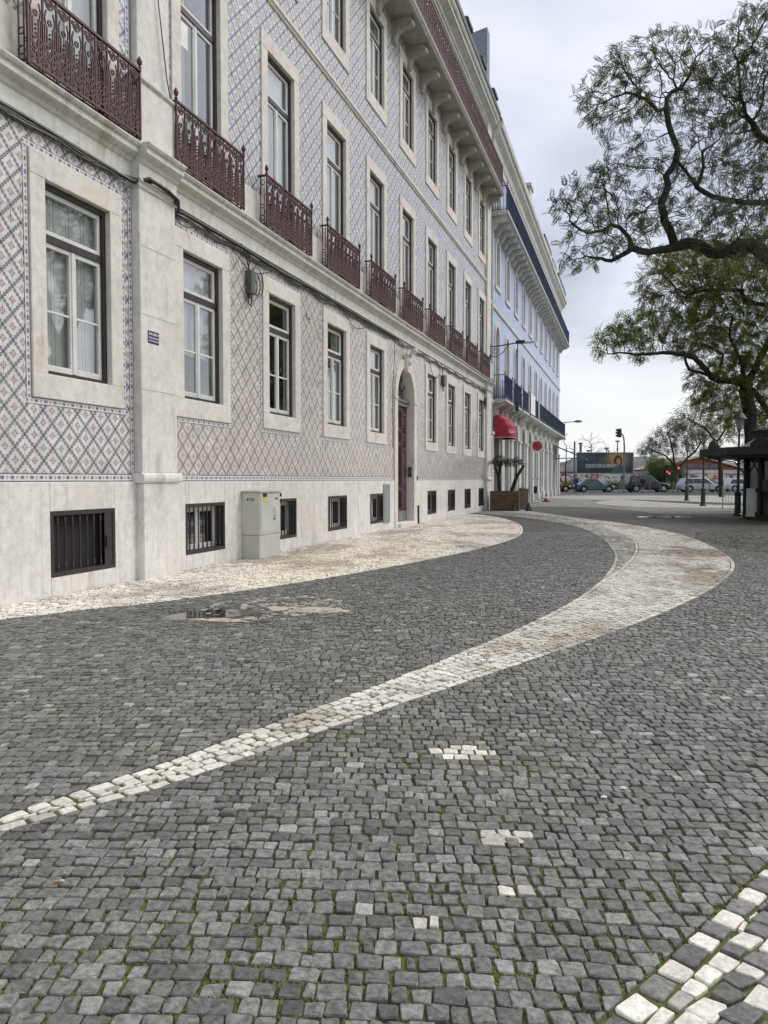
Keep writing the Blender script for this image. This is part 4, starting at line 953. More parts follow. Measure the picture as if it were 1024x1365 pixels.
M_brail = paint('blue_iron_paint', (.025, .042, .10), (.02, .03, .07), .45, .3); M_bgrey = simple('grey_shopfront_boards', (.30, .31, .31), .6, var=.2)
LB = 36.6; bw_y = [2.05 + 3.19 * i for i in range(11)]
def arch_wall(x0, y0, y1, z0, z1, ops, depth):
    """wall sheet with arched openings (yc, half width, sill, spring)"""
    o2 = [(y - r, y + r, a, s + r) for y, r, a, s in ops]; mb = wall_mesh(y0, y1, z0, z1, [(a, b, c, e) for a, b, c, e in o2], depth, x0)
    for y, r, a, s in ops:
        pts = [(y + r * math.cos(math.pi * i / 10), s + r * math.sin(math.pi * i / 10)) for i in range(11)]
        for p, q in zip(pts, pts[1:]): mb.quad((x0, *p), (x0, *q), (x0, q[0], s + r), (x0, p[0], s + r)); mb.quad((x0, *p), (x0 - depth, *p), (x0 - depth, *q), (x0, *q))
    return mb
arc = [(y, .84, 0.0, 3.52) for y in bw_y]
P('arcade_wall', arch_wall(.0, -.15, LB, -.1, 4.95, arc, .45), M_blues, BB)
f1o = [(y, .52, 5.05, 8.05) for y in bw_y]; f2o = [(y, .50, 10.42, 12.05) for y in bw_y]; f3o = [(y, .5, 13.3, 15.4) for y in bw_y]
P('wall', arch_wall(-.001, -.15, LB, 4.95, 16.9, [(y, r + .03, a - .02, s) for y, r, a, s in f1o + f2o + f3o], .25), M_blue, BB)
P('side_wall', MB().quad((-.002, LB, -.1), (-12, LB, -.1), (-12, LB, 17), (-.002, LB, 17)).quad((-12, LB, -.1), (-12, -.15, -.1), (-12, -.15, 17), (-12, LB, 17)).quad((-.002, -.15, -.1), (-.002, -.15, 17), (-12, -.15, 17), (-12, -.15, -.1)), M_blue, BB)
for y in [bw_y[0] - 1.6] + [(a + b) / 2 for a, b in zip(bw_y, bw_y[1:])] + [LB - .5]:
    o = P('pier', MB().box(.001, .09, y - .42, y + .42, -.1, 3.40).box(.001, .13, y - .48, y + .48, 3.401, 3.55).box(.001, .13, y - .46, y + .46, -.1, .5), M_blues, BB, bevel=.01)
def ringseg(r0, r1, x0, x1, n=10):
    m = MB()
    for i in range(n):
        a, b = math.pi * i / n, math.pi * (i + 1) / n; q = [(r0 * math.cos(a), r0 * math.sin(a)), (r0 * math.cos(b), r0 * math.sin(b)), (r1 * math.cos(b), r1 * math.sin(b)), (r1 * math.cos(a), r1 * math.sin(a))]
        m.add([(x1, *p) for p in q] + [(x0, *p) for p in q], [(0, 1, 2, 3), (3, 2, 6, 7), (1, 0, 4, 5)])
    return m
for y in bw_y:
    link('arch_moulding', mesh_of('barch', lambda: ringseg(.84, 1.02, .001, .05).mesh('arch_moulding', M_bw)), BB, (0, y, 3.52))
    m = MB(); sf = link('shopfront', mesh_of('bshop', lambda: MB().box(-.42, -.36, -.84, .84, 0, 2.9).box(-.36, -.34, -.74, -.06, .15, 2.75).box(-.36, -.34, .06, .74, .15, 2.75).box(-.42, -.33, -.84, .84, 2.9, 3.05).mesh('shopfront', M_bgrey)), BB, (0, y, 0))
    def tym():
        pts = [(.84 * math.cos(math.pi * i / 10), 3.52 + .84 * math.sin(math.pi * i / 10)) for i in range(11)]
        return MB().add([(-.38, *p) for p in pts] + [(-.38, .84, 3.05), (-.38, -.84, 3.05)], [tuple(range(11)) + (12, 11)]).mesh('fanlight', glass_dark)
    glass_dark = MATS.get('gd') or MATS.setdefault('gd', simple('dark_glass', (.05, .06, .065), .08, spec=.8))
    link('fanlight', mesh_of('btym', tym), sf)
def awindow(y, sill, spr, r, nm, fw=.22):
    o = link('window', mesh_of(('bsur', r, sill, spr), lambda: ringseg(r, r + fw, -.1, .04).add(*(lambda q: (q.v, q.f))(MB().box(-.1, .04, -r - fw, -r, sill - spr, 0).box(-.1, .04, r, r + fw, sill - spr, 0).box(-.1, .07, -r - fw - .03, r + fw + .03, sill - spr - .18, sill - spr))).mesh('window', M_bw)), BB, (0, y, spr))
    h0 = sill - spr
    def sash():
        m = ringseg(r - .07, r, -.2, -.13); m.box(-.2, -.13, -r, -r + .07, h0, 0).box(-.2, -.13, r - .07, r, h0, 0).box(-.2, -.12, -.05, .05, h0, 0).box(-.2, -.12, -r + .07, r - .07, -.06, .05).box(-.2, -.13, -r + .07, r - .07, h0, h0 + .12)
        for k in (.33, .66): m.box(-.18, -.14, -r + .07, r - .07, h0 * k - .02, h0 * k + .02)
        return m.mesh('sash', M_white)
    link('sash', mesh_of(('bsash', r, sill, spr), sash), o)
    pts = [(r * math.cos(math.pi * i / 10), r * math.sin(math.pi * i / 10)) for i in range(11)]
    link('pane', mesh_of(('bpane', r, sill, spr), lambda: MB().add([(-.165, *p) for p in pts] + [(-.165, -r, h0), (-.165, r, h0)], [tuple(range(11)) + (11, 12)]).mesh('pane', M_glass)), o)
    link('curtain', mesh_of(('bcur', r, sill, spr), lambda: MB().quad((-.24, -r, h0), (-.24, r, h0), (-.24, r, r), (-.24, -r, r)).mesh('curtain', M_cur2)), o)
for y in bw_y: awindow(y, 5.05, 8.05, .52, 'f'); awindow(y, 10.42, 12.05, .50, 's'); awindow(y, 13.3, 15.4, .5, 't')
run([(.001, 9.22), (.05, 9.22), (.07, 9.27), (.07, 9.42), (.04, 9.45), (.001, 9.45)], -.15, LB, M_bw, 'string_course', parent=BB)
run([(.001, 4.80), (.06, 4.80), (.10, 4.88), (.10, 5.0), (.001, 5.02)], -.15, LB, M_blues, 'string_course', parent=BB)
run([(.001, 15.95), (.06, 15.95), (.1, 16.2), (.14, 16.24), (.2, 16.5), (.42, 16.7), (.45, 16.85), (.55, 16.9), (.58, 17.05), (.58, 17.15), (.001, 17.2)], -.15, LB + .05, M_bw, 'top_cornice', parent=BB)
P('roof', MB().extr_y([(.5, 17.15), (.5, 17.35), (-5, 20.0), (-12, 20.0), (-12, 17.15)], -.15, LB), M_slate, BB)
P('parapet', MB().box(.30, .50, 18.5, 23, 17.36, 17.75).box(.30, .50, 29, 36.2, 17.36, 17.8).box(.3, .5, 24, 27, 17.36, 17.6), M_lead, BB)
P('chimney', MB().box(-1.4, -.4, 17.4, 18.6, 17.3, 20.6).box(-1.5, -.3, 17.3, 18.7, 20.6, 20.8), M_bw, BB)
M_slate2 = (lambda t: (t.set('Base Color', t.mix(t.sm(t.noise(22, 3), .35, .65), (.13, .15, .185), (.26, .285, .33))), t.set('Roughness', .6), t.m)[-1])(NT('slate_hanging'))
P('slate_gable', MB().extr_y([(-7, 16), (-1.72, 16), (-1.72, 26.3), (-7, 25.2)], 8.6, 9.4), M_slate2, BB)
P('drainpipe', MB().tube([(.06, .12, 0), (.06, .12, 16)], .05, 8).tube([(.06, .32, 5), (.06, .32, 16)], .04, 8), simple('cream_pipe', (.55, .52, .44), .6), BB)
# balconies
def iron_run(y0, y1, x, z, h, side0=True, side1=True, solid=True):
    m = MB(); m.box(x - .02, x + .02, y0, y1, z + h - .03, z + h).box(x - .012, x + .012, y0, y1, z + .06, z + .09); n = int((y1 - y0) / .12)
    for i in range(n + 1): yy = y0 + (y1 - y0) * i / n; m.box(x - .009, x + .009, yy - .009, yy + .009, z, z + h - .03)
    for i in range(n): m.ring((x, y0 + (y1 - y0) * (i + .5) / n, z + .16), .045, .008, seg=6, n=3)
    for yy, ok in ((y0, side0), (y1, side1)):
        if ok:
            m.box(.03, x - .02, yy - .02, yy + .02, z + h - .03, z + h).box(.03, x - .02, yy - .012, yy + .012, z + .06, z + .09)
            for k in range(5): xx = .08 + (x - .12) * k / 5; m.box(xx - .009, xx + .009, yy - .009, yy + .009, z, z + h - .03); m.ring((xx + .05, yy, z + .16), .04, .008, 'y', 6, 3)
            m.lathe([(.015, 0), (.03, .04), (.02, .09), (.03, .13), (.006, .18)], (x, yy, z + h), 6)
    return m
def bslab(y0, y1, x, z, name='balcony'): return P(name, MB().extr_y([(.001, z - .18), (x - .2, z - .18), (x - .08, z - .12), (x, z - .1), (x, z), (.001, z)], y0, y1), M_blues, BB)
for i in range(3):
    y = bw_y[i]; o = bslab(y - 1.25, y + 1.25, .62, 5.06); P('railing', iron_run(y - 1.2, y + 1.2, .57, 5.061, 1.12), M_brail, o); 
    for s in (-.9, .9): P('bracket', MB().extr_y([(.001, 0), (.5, 0), (.45, -.1), (.2, -.2), (.1, -.45), (.001, -.5)], -.12, .12), M_blues, o, (0, y + s, 4.88))
o = bslab(bw_y[3] - 1.3, LB, .62, 5.06)
for i in range(3, 11):
    a, b = bw_y[i] - 1.3, min(LB - .02, bw_y[i] + 1.85); P('railing', iron_run(a, b, .57, 5.061, 1.12, i == 3, i == 10), M_brail, o); P('bracket', MB().extr_y([(.001, 0), (.5, 0), (.45, -.1), (.2, -.2), (.1, -.45), (.001, -.5)], -.14, .14), M_blues, o, (0, bw_y[i] - 1.2, 4.88))
P('white_banner', MB().box(.60, .61, 10.4, 12.6, 5.15, 6.3), simple('white_cloth', (.78, .78, .77), .8), o); P('white_post', MB().box(.60, .68, 14.2, 14.32, 4.95, 7.0), simple('white_post_paint', (.75, .75, .74), .5), o)
o = bslab(-.1, LB + .5, .80, 13.28, 'long_balcony')
yy = .25
while yy < LB: P('bracket', MB().extr_y([(.001, 0), (.66, 0), (.68, -.1), (.6, -.2), (.3, -.26), (.15, -.5), (.001, -.55)], -.13, .13), M_blues, o, (0, yy, 13.1)); yy += 1.06
for i in range(12):
    a = -.05 + i * (LB + .5) / 12; P('railing', iron_run(a, a + (LB + .5) / 12, .75, 13.281, 1.12, i == 0, i == 11), M_brail, o)
# glazed screens on the balcony, seen as blue panels behind the bars
M_bpan = simple('blue_canvas_screen', (.035, .045, .085), .7)
P('canvas_screen', MB().box(.70, .705, -.02, 22, 13.34, 14.35), M_bpan, o)
for i, (a, b) in enumerate(((bw_y[0] - 1.15, bw_y[0] + 1.15), (bw_y[1] - 1.15, bw_y[1] + 1.15))): P('canvas_screen', MB().box(.52, .525, a, b, 5.12, 6.12), M_bpan, BB)
P('rear_screen', MB().box(.52, .525, bw_y[5], LB - .3, 5.12, 6.1), M_bpan, BB)
# ------------------------------------------------------------------ things on and by the facades
def cablepts(y0, y1, z, x, n=40, sag=.02, rj=.012): return [(x + random.uniform(0, rj), y0 + (y1 - y0) * i / n, z + random.gauss(0, sag * .4) + sag * math.sin(i * 1.7)) for i in range(n + 1)]
t = thing('cable_bundle', 'black cable bundle running along the wall under the lowest cornice', 'cable', (0, 3.3, 5.25))
def dropm(m, o): return MB().add([(x - o[0], y - o[1], z - o[2]) for x, y, z in m.v], m.f)
m = MB().tube([(.05, 3.3, 5.27), (.05, 5, 5.26), (.05, 7, 5.28), (.05, 8.6, 5.26), (.1, 8.92, 5.24), (.21, 9.1, 5.33), (.215, 9.5, 5.32), (.21, 9.78, 5.27), (.1, 9.95, 5.2), (.06, 10.3, 5.23), (.055, 12, 5.24), (.06, 13.5, 5.2), (.055, 15, 5.24), (.05, 18, 5.22), (.05, 21, 5.24)], .028, 6)
for k in range(3): m.tube(cablepts(3.3, 8.7, 5.25 - .02 * k, .05, 20, .015) + [(.21, 9.2, 5.33 - .01 * k), (.21, 9.7, 5.28)] + cablepts(9.95, 34.1, 5.20 - .03 * k, .04, 60, .03), .011 + .004 * (k == 0), 5)
P('cable', dropm(m, (0, 3.3, 5.25)), M_cable, t)
m = MB()
for y0, y1, z0, z1, s in ((9.6, 10.4, 5.62, 5.1, .25), (11.5, 13, 5.15, 5.1, .2), (16.5, 18.2, 5.2, 5.05, .2), (20.6, 20.4, 5.2, 2.2, -.3), (24.3, 25.7, 5.1, 4.9, .35), (33.2, 34.3, 5.2, 5.0, .5), (9.75, 9.85, 5.8, 5.2, 0)):
    m = MB().tube([(.06 + .02 * math.sin(k), y0 + (y1 - y0) * k / 8, z0 + (z1 - z0) * k / 8 - s * math.sin(math.pi * k / 8)) for k in range(9)], .009, 5); P('loose_wire', dropm(m, (0, 3.3, 5.25)), M_cable, t)
m = MB().tube([(.12, 9.45, 10.5), (.13, 9.4, 8.2), (.15, 9.62, 6.9), (.16, 9.78, 6.4), (.22, 9.8, 5.8)], .009, 5); P('hanging_wire', dropm(m, (0, 3.3, 5.25)), M_cable, t)
M_jb = simple('grey_plastic_box', (.10, .105, .10), .5)
def jbox(y, z, w, h, label, loops):
    t = thing('junction_box', label, 'junction box', (.008, y, z))
    P('housing', MB().box(.001, .12, -w / 2, w / 2, -h / 2, h / 2).tube([(.07, -w * .2, -h / 2), (.07, -w * .2, -h / 2 - .08)], .03, 6), M_jb, t, bevel=.015); mm = MB()
    for a in range(loops):
        r_ = .14 + .05 * a; mm.ring((.05 + .01 * a, .12 + .05 * a, -.02 + .04 * a), r_, .009, seg=16, n=4, a0=-2.2 - a * .3, a1=2.4)
    mm.tube([(.06, -w * .3, h / 2), (.05, -.14, h / 2 + .2), (.04, -.28, .58)], .011, 5).tube([(.07, w * .2, -h / 2), (.06, 0, -h / 2 - .2), (.05, -w * .4, -h / 2 - .16), (.05, -w * .5, 0), (.05, 0, h / 2 + .3)], .011, 5); P('wire_loops', mm, M_cable, t)
jbox(12.22, 4.72, .17, .40, 'grey cable box with wire loops on tiles between second and third windows', 3)
jbox(26.25, 4.72, .22, .34, 'small dark cable box on tiles right of the arched door', 2); jbox(33.95, 4.75, .2, .3, 'cable box at the far corner pilaster of the tiled building', 2)
P('vent_plate', MB().box(.009, .03, 14.72, 14.92, 4.62, 4.70), M_cur2, TB)
t = thing('security_camera', 'white dome camera above the keystone of the arched door', 'camera', (.14, DOOR_Y, 5.02))
P('mount', MB().box(0, .12, -.03, .03, .02, .07), M_white, t); P('dome', MB().ball((.17, 0, 0), .085, 10, 8), M_white, t, smooth=True)
# enamel notice plaque on the pilaster
M_navy = simple('navy_enamel', (.018, .022, .085), .3); M_wlet = simple('white_enamel_letter', (.75, .76, .8), .5)
t = thing('notice_plaque', 'small navy enamel plaque with white writing on the stone pilaster', 'plaque', (.131, 9.258, 3.275))
P('plate', MB().box(0, .008, -.125, .125, -.085, .080), M_navy, t, bevel=.003)
for s, z, sz in (('É PROIBIDO', .025, .042), ('AFIXAR ANUNCIOS', -.020, .026), ('NESTA PROPRIEDADE', -.060, .024)): link('lettering', orient_text(text_mesh(s, sz, M_wlet, .0008), (.0092, 0, z), (0, 1, 0), (0, 0, 1)), t)
# street cabinet
M_cab = simple('grey_green_cabinet', (.52, .525, .475), .5, var=.06, scale=2.5); M_blk = simple('black_print', (.015, .015, .015), .6); M_yel = simple('yellow_sticker', (.60, .50, .12), .5)
t = thing('utility_cabinet', 'grey green utility cabinet numbered 4103 standing against the plinth', 'cabinet', (.205, 12.30, 0))
cw, cd, chh = .40, .165, 1.13     # half length along wall, half depth, height
P('base', MB().box(-cd, cd, -cw, cw, 0, .40), M_cab, t, bevel=.008); P('body', MB().box(-cd - .006, cd + .006, -cw - .006, cw + .006, .404, chh), M_cab, t, bevel=.01)
P('lid', MB().add([(-cd - .03, -cw - .03, chh + .001), (cd + .03, -cw - .03, chh + .001), (cd + .03, cw + .03, chh + .001), (-cd - .03, cw + .03, chh + .001), (-cd - .03, -cw - .03, chh + .03), (cd + .03, -cw - .03, chh + .03), (cd + .03, cw + .03, chh + .03), (-cd - .03, cw + .03, chh + .03), (-cd * .2, -cw * .6, chh + .065), (cd * .2, -cw * .6, chh + .065), (cd * .2, cw * .6, chh + .065), (-cd * .2, cw * .6, chh + .065)], [(3, 2, 1, 0), (0, 1, 5, 4), (1, 2, 6, 5), (2, 3, 7, 6), (3, 0, 4, 7), (4, 5, 9, 8), (5, 6, 10, 9), (6, 7, 11, 10), (7, 4, 8, 11), (8, 9, 10, 11)]), M_cab, t)
P('door', MB().box(cd + .007, cd + .014, -cw + .03, cw - .03, .45, chh - .03), M_cab, t, bevel=.003)
P('handle', MB().tube([(cd + .02, .14, .70), (cd + .05, .14, .73), (cd + .055, .14, .80), (cd + .03, .14, .87)], .014, 8), M_white, t); P('lock', MB().tube([(cd + .014, .13, .665), (cd + .03, .13, .665)], .016, 8), M_blk, t)
link('lettering', orient_text(text_mesh('4103', .075, M_blk, .0006), (.0, -cw - .0072, .985), (1, 0, 0), (0, 0, 1)), t); link('lettering', orient_text(text_mesh('4103', .06, M_blk, .0006), (cd + .0152, .22, .995), (0, 1, 0), (0, 0, 1)), t)
P('warning_sticker', MB().box(cd + .0142, cd + .0156, -.30, -.14, .955, 1.05), M_yel, t); P('black_label', MB().box(cd + .0142, cd + .0156, -.30, -.14, 1.052, 1.11), M_blk, t)
for z in (1.075, .975): P('hinge', MB().tube([(cd + .02, cw - .01, z - .03), (cd + .02, cw - .01, z + .03)], .018, 6), M_blk, t)
# wall lamp at the corner of the two buildings
M_blkiron = simple('black_iron', (.018, .02, .022), .45); M_lampgl = simple('lamp_glass', (.55, .57, .58), .25)
t = thing('wall_lamp', 'black scrolled wall bracket lamp at the corner of the tiled building', 'street lamp', (.10, 35.0, 7.2))
P('arm', MB().tube([(0, 0, .05), (.5, .2, .13), (1.15, .35, .24)], .028, 6).box(-.03, .02, -.04, .04, -.5, .2).tube([(0, 0, -.35), (.25, .1, -.38), (.5, .2, -.2), (.75, .25, .12)], .02, 5).ring((.2, .08, -.14), .13, .016, 'y', 12).ring((.2, .08, -.14), .06, .014, 'y', 8), M_blkiron, t)
P('lamp_head', MB().extr_x([(-.11, 0), (.11, 0), (.09, .13), (-.09, .13)], -.05, .35), M_blkiron, t, (1.12, .36, .2)); P('diffuser', MB().extr_x([(-.1, -.06), (.1, -.06), (.1, -.002), (-.1, -.002)], .35, .8), M_lampgl, t, (1.12, .36, .26)); P('drop_rod', MB().tube([(1.15, .36, .2), (1.15, .36, -2.45)], .022, 5).box(1.08, 1.22, .3, .42, -2.8, -2.4), M_blkiron, t)
t = thing('wall_lamp', 'grey wall lamp on a thin arm at the far end of the blue building', 'street lamp', (.25, 66.5, 5.9))
P('arm', MB().tube([(-.5, 0, -.1), (.3, 0, .15), (1.2, 0, .2)], .035, 5), M_blkiron, t); P('lamp_head', MB().ball((1.45, 0, .22), .3, 8, 6, (1.1, .6, .35)), M_jb, t)
# awning over the restaurant door
M_red = simple('red_canvas', (.36, .022, .045), .75, var=.12); M_pink = simple('pale_trim', (.75, .62, .62), .6)
t = thing('awning', 'red domed canvas awning over the restaurant door', 'awning', (.05, 37.35, 3.45))
v = []; f = []; na, nb = 12, 10; rx, ry, rz_ = .82, 1.15, .92
for i in range(na + 1):
    a = math.pi / 2 * i / na
    for j in range(nb + 1):
        b = -math.pi / 2 + math.pi * j / nb; sy = math.copysign(abs(math.sin(b)) ** .55, b); cx_ = abs(math.cos(b)) ** .55
        v.append((rx * math.cos(a) ** .8 * cx_ + .02, ry * sy * (1 if True else 0) * (.55 + .45 * math.cos(a) ** .4), rz_ * math.sin(a)))
for i in range(na):
    for j in range(nb): f.append((i * (nb + 1) + j, i * (nb + 1) + j + 1, (i + 1) * (nb + 1) + j + 1, (i + 1) * (nb + 1) + j))
P('canopy', MB().add(v, f), M_red, t)
vv = [v[j] for j in range(nb + 1)]; P('valance', MB().add([(x, y, -.001) for x, y, z in vv] + [(x, y, -.16) for x, y, z in vv], [(j, j + nb + 1, j + nb + 2, j + 1) for j in range(nb)]), M_red, t)
P('piping', MB().tube([(x + .01, y, -.155) for x, y, z in vv], .012, 5).tube([(.02, -ry * .98, -.1), (.03, -ry * .9, .5), (.04, -ry * .6, .92)], .03, 5), M_pink, t)
for k in range(3, na, 3):
    P('rib', MB().tube([(v[k * (nb + 1) + j][0] + .006, v[k * (nb + 1) + j][1] * 1.005, v[k * (nb + 1) + j][2] + .006) for j in range(nb + 1)], .009, 4), M_red, t)
link('lettering', orient_text(text_mesh('Con', .22, M_pink, .002, shear=.25), (.80, -.90, .05), Vector((.42, .72, 0)).normalized(), (-.2, 0, 1)), t)
t = thing('restaurant_door', 'dark doorway under the red awning', 'door', (-.3, 37.4, 0)); P('leaf', MB().box(-.05, .0, -.8, .8, 0, 3.0), M_blk, t); P('jamb', MB().box(-.02, .35, -.86, -.76, 0, 3.2), M_blk, t)
# round hanging sign
t = thing('round_sign', 'round red sign with white rim on a wall bracket', 'sign', (.72, 47.2, 3.33))
def disc(r, y0, y1, n=28): return MB().lathe([(r, y0), (r, y1)], n=n)
def rot_disc(mb): return MB().add([(x, -z, y) for x, y, z in mb.v], mb.f)
P('rim', rot_disc(disc(.40, -.03, .03)), simple('white_sign_rim', (.85, .82, .81), .5), t); P('face', rot_disc(disc(.29, .031, .036)), simple('red_sign_face', (.42, .05, .06), .5, var=.2), t)
P('emblem', MB().box(-.18, -.02, -.040, -.037, .08, .14).box(-.14, .14, -.040, -.037, -.03, .0).box(-.12, .12, -.040, -.037, -.12, -.1).box(-.1, .1, -.040, -.037, .03, .05), simple('dark_red_print', (.2, .03, .035), .6), t); P('arm', MB().tube([(-.75, 0, .0), (-.3, 0, 0)], .03, 6).tube([(-.75, 0, -.12), (-.36, 0, -.08)], .015, 6), M_white, t)
# planter with two olive trees
M_wood = simple('weathered_planter_wood', (.105, .066, .036), .7, var=.35, scale=5, bump=.3, bscale=30)
PXY = (.95, 34.25)
t = thing('wooden_planter', 'brown wooden planter box at the foot of the olive trees', 'planter', (*PXY, 0))
for z in range(4):
    for nm, bx in (('board', (-.62, .62, -.5, -.47)), ('board', (-.62, .62, .47, .5)), ('board', (-.62, -.59, -.469, .469)), ('board', (.59, .62, -.469, .469))): P(nm, MB().box(*bx, .03 + z * .205, .23 + z * .205), M_wood, t, bevel=.006)
P('soil', MB().box(-.58, .58, -.46, .46, .5, .78), simple('soil', (.03, .022, .016), .95), t)
P('skirt_panel', MB().box(.66, 1.02, -.35, -.30, .05, .95), simple('grey_brown_board', (.15, .12, .105), .7), t)
for k, (x, y, lb) in enumerate(((1.42, 33.6, 'dark cone shaped stand foot nearest the wooden planter'), (2.0, 33.75, 'dark cone shaped stand foot further out from the planter'))):
    t = thing('stand_foot', lb, 'stand foot', (x, y, 0), group='dark stand feet by the planter'); P('cone', MB().lathe([(.14, 0), (.14, .05), (.10, .12), (.05, .30), (.03, .36)], n=4), simple('rusty_iron', (.05, .035, .03), .7), t)
t = thing('menu_stand', 'white menu stand with dark box beyond the planter', 'stand', (.85, 45.5, 0)); P('post', MB().box(-.06, .06, -.04, .04, .05, 1.35), M_white, t); P('base', MB().box(-.3, .3, -.2, .2, 0, .05), M_blues, t); P('dark_box', MB().box(-.1, .1, -.08, -.041, .55, .95), M_blk, t); P('top', MB().box(-.22, .22, -.06, .06, 1.351, 1.45), M_white, t)
t = thing('waste_bin', 'dark bin standing by the arcade beyond the planter', 'bin', (.75, 41.0, 0)); P('body', MB().lathe([(.2, 0), (.22, .75), (.24, .76), (.22, .8)], n=10), M_jb, t); P('lid', MB().lathe([(.24, .801), (.2, .9), (.05, .94)], n=10), M_jb, t)
t = thing('traffic_cone', 'red and white traffic cone beside the menu stand', 'cone', (1.15, 48.2, 0)); P('base', MB().box(-.22, .22, -.22, .22, 0, .05), M_blk, t); P('cone', MB().lathe([(.13, .05), (.08, .24), (.03, .45)], n=10), simple('cone_red', (.26, .06, .045), .7), t); P('white_band', MB().lathe([(.095, .2), (.066, .31)], n=10), M_white, t)
t = thing('sloping_canopy', 'thin dark sloping canopy at the far end of the blue building', 'canopy', (-.2, 67.5, 3.1)); P('sheet', MB().extr_y([(0, 1.1), (0, 1.0), (2.6, -.15), (2.6, -.05)], -1.2, 1.2), M_jb, t); P('strut', MB().tube([(0, 0, 0), (2.2, 0, .05)], .04, 5), M_jb, t)
# ------------------------------------------------------------------ the far side: road, cars, people, billboard
def FP(s, dpt, z=0.): return (CAMX + RT[0] * s + FW0[0] * dpt, RT[1] * s + FW0[1] * dpt, z)
def SPX(px, dpt): return (px - 512) / 1045 * dpt
M_asph = simple('asphalt', (.055, .055, .056), .85, var=.2, scale=2, bump=.3, bscale=80); M_kerb = mat_stone('kerb_stone', (.45, .44, .41), .3)
def far_strip(name, d0, d1, z, mat, s0=-30, s1=140, th=None):
    m = MB()
    if th: m.box(s0, s1, d0, d1, z - th, z)
    else: m.quad((s0, d0, z), (s1, d0, z), (s1, d1, z), (s0, d1, z))
    o = P(name, m, mat, None, (CAMX, 0, 0), rz=ANG); return tag(o, kind='structure')
far_strip('road', 79.6, 92, .004, M_asph); far_strip('kerb', 92, 92.35, .13, M_kerb, th=.2); far_strip('pavement', 92.35, 96.5, .12, M_fg, th=.15)
for k in range(6): tag(P('lane_marking', MB().quad((10 + k * 8, 80.4, .009), (13 + k * 8, 80.4, .009), (13 + k * 8, 80.55, .009), (10 + k * 8, 80.55, .009)), simple('white_road_paint', (.7, .7, .68), .7), None, (CAMX, 0, 0), rz=ANG), kind='structure')
M_tyre = simple('tyre_rubber', (.012, .012, .013), .85); M_rim = simple('alloy_rim', (.32, .33, .34), .35, .8); M_cglass = simple('car_glass', (.02, .026, .03), .06, spec=.9); M_hl = simple('headlight_glass', (.6, .62, .62), .15); M_tl = simple('tail_light', (.35, .02, .02), .3); M_plate = simple('number_plate', (.7, .7, .68), .5)
def carpaint(n, c): return simple(n, c, .35, .0, var=.04, coat=.15)
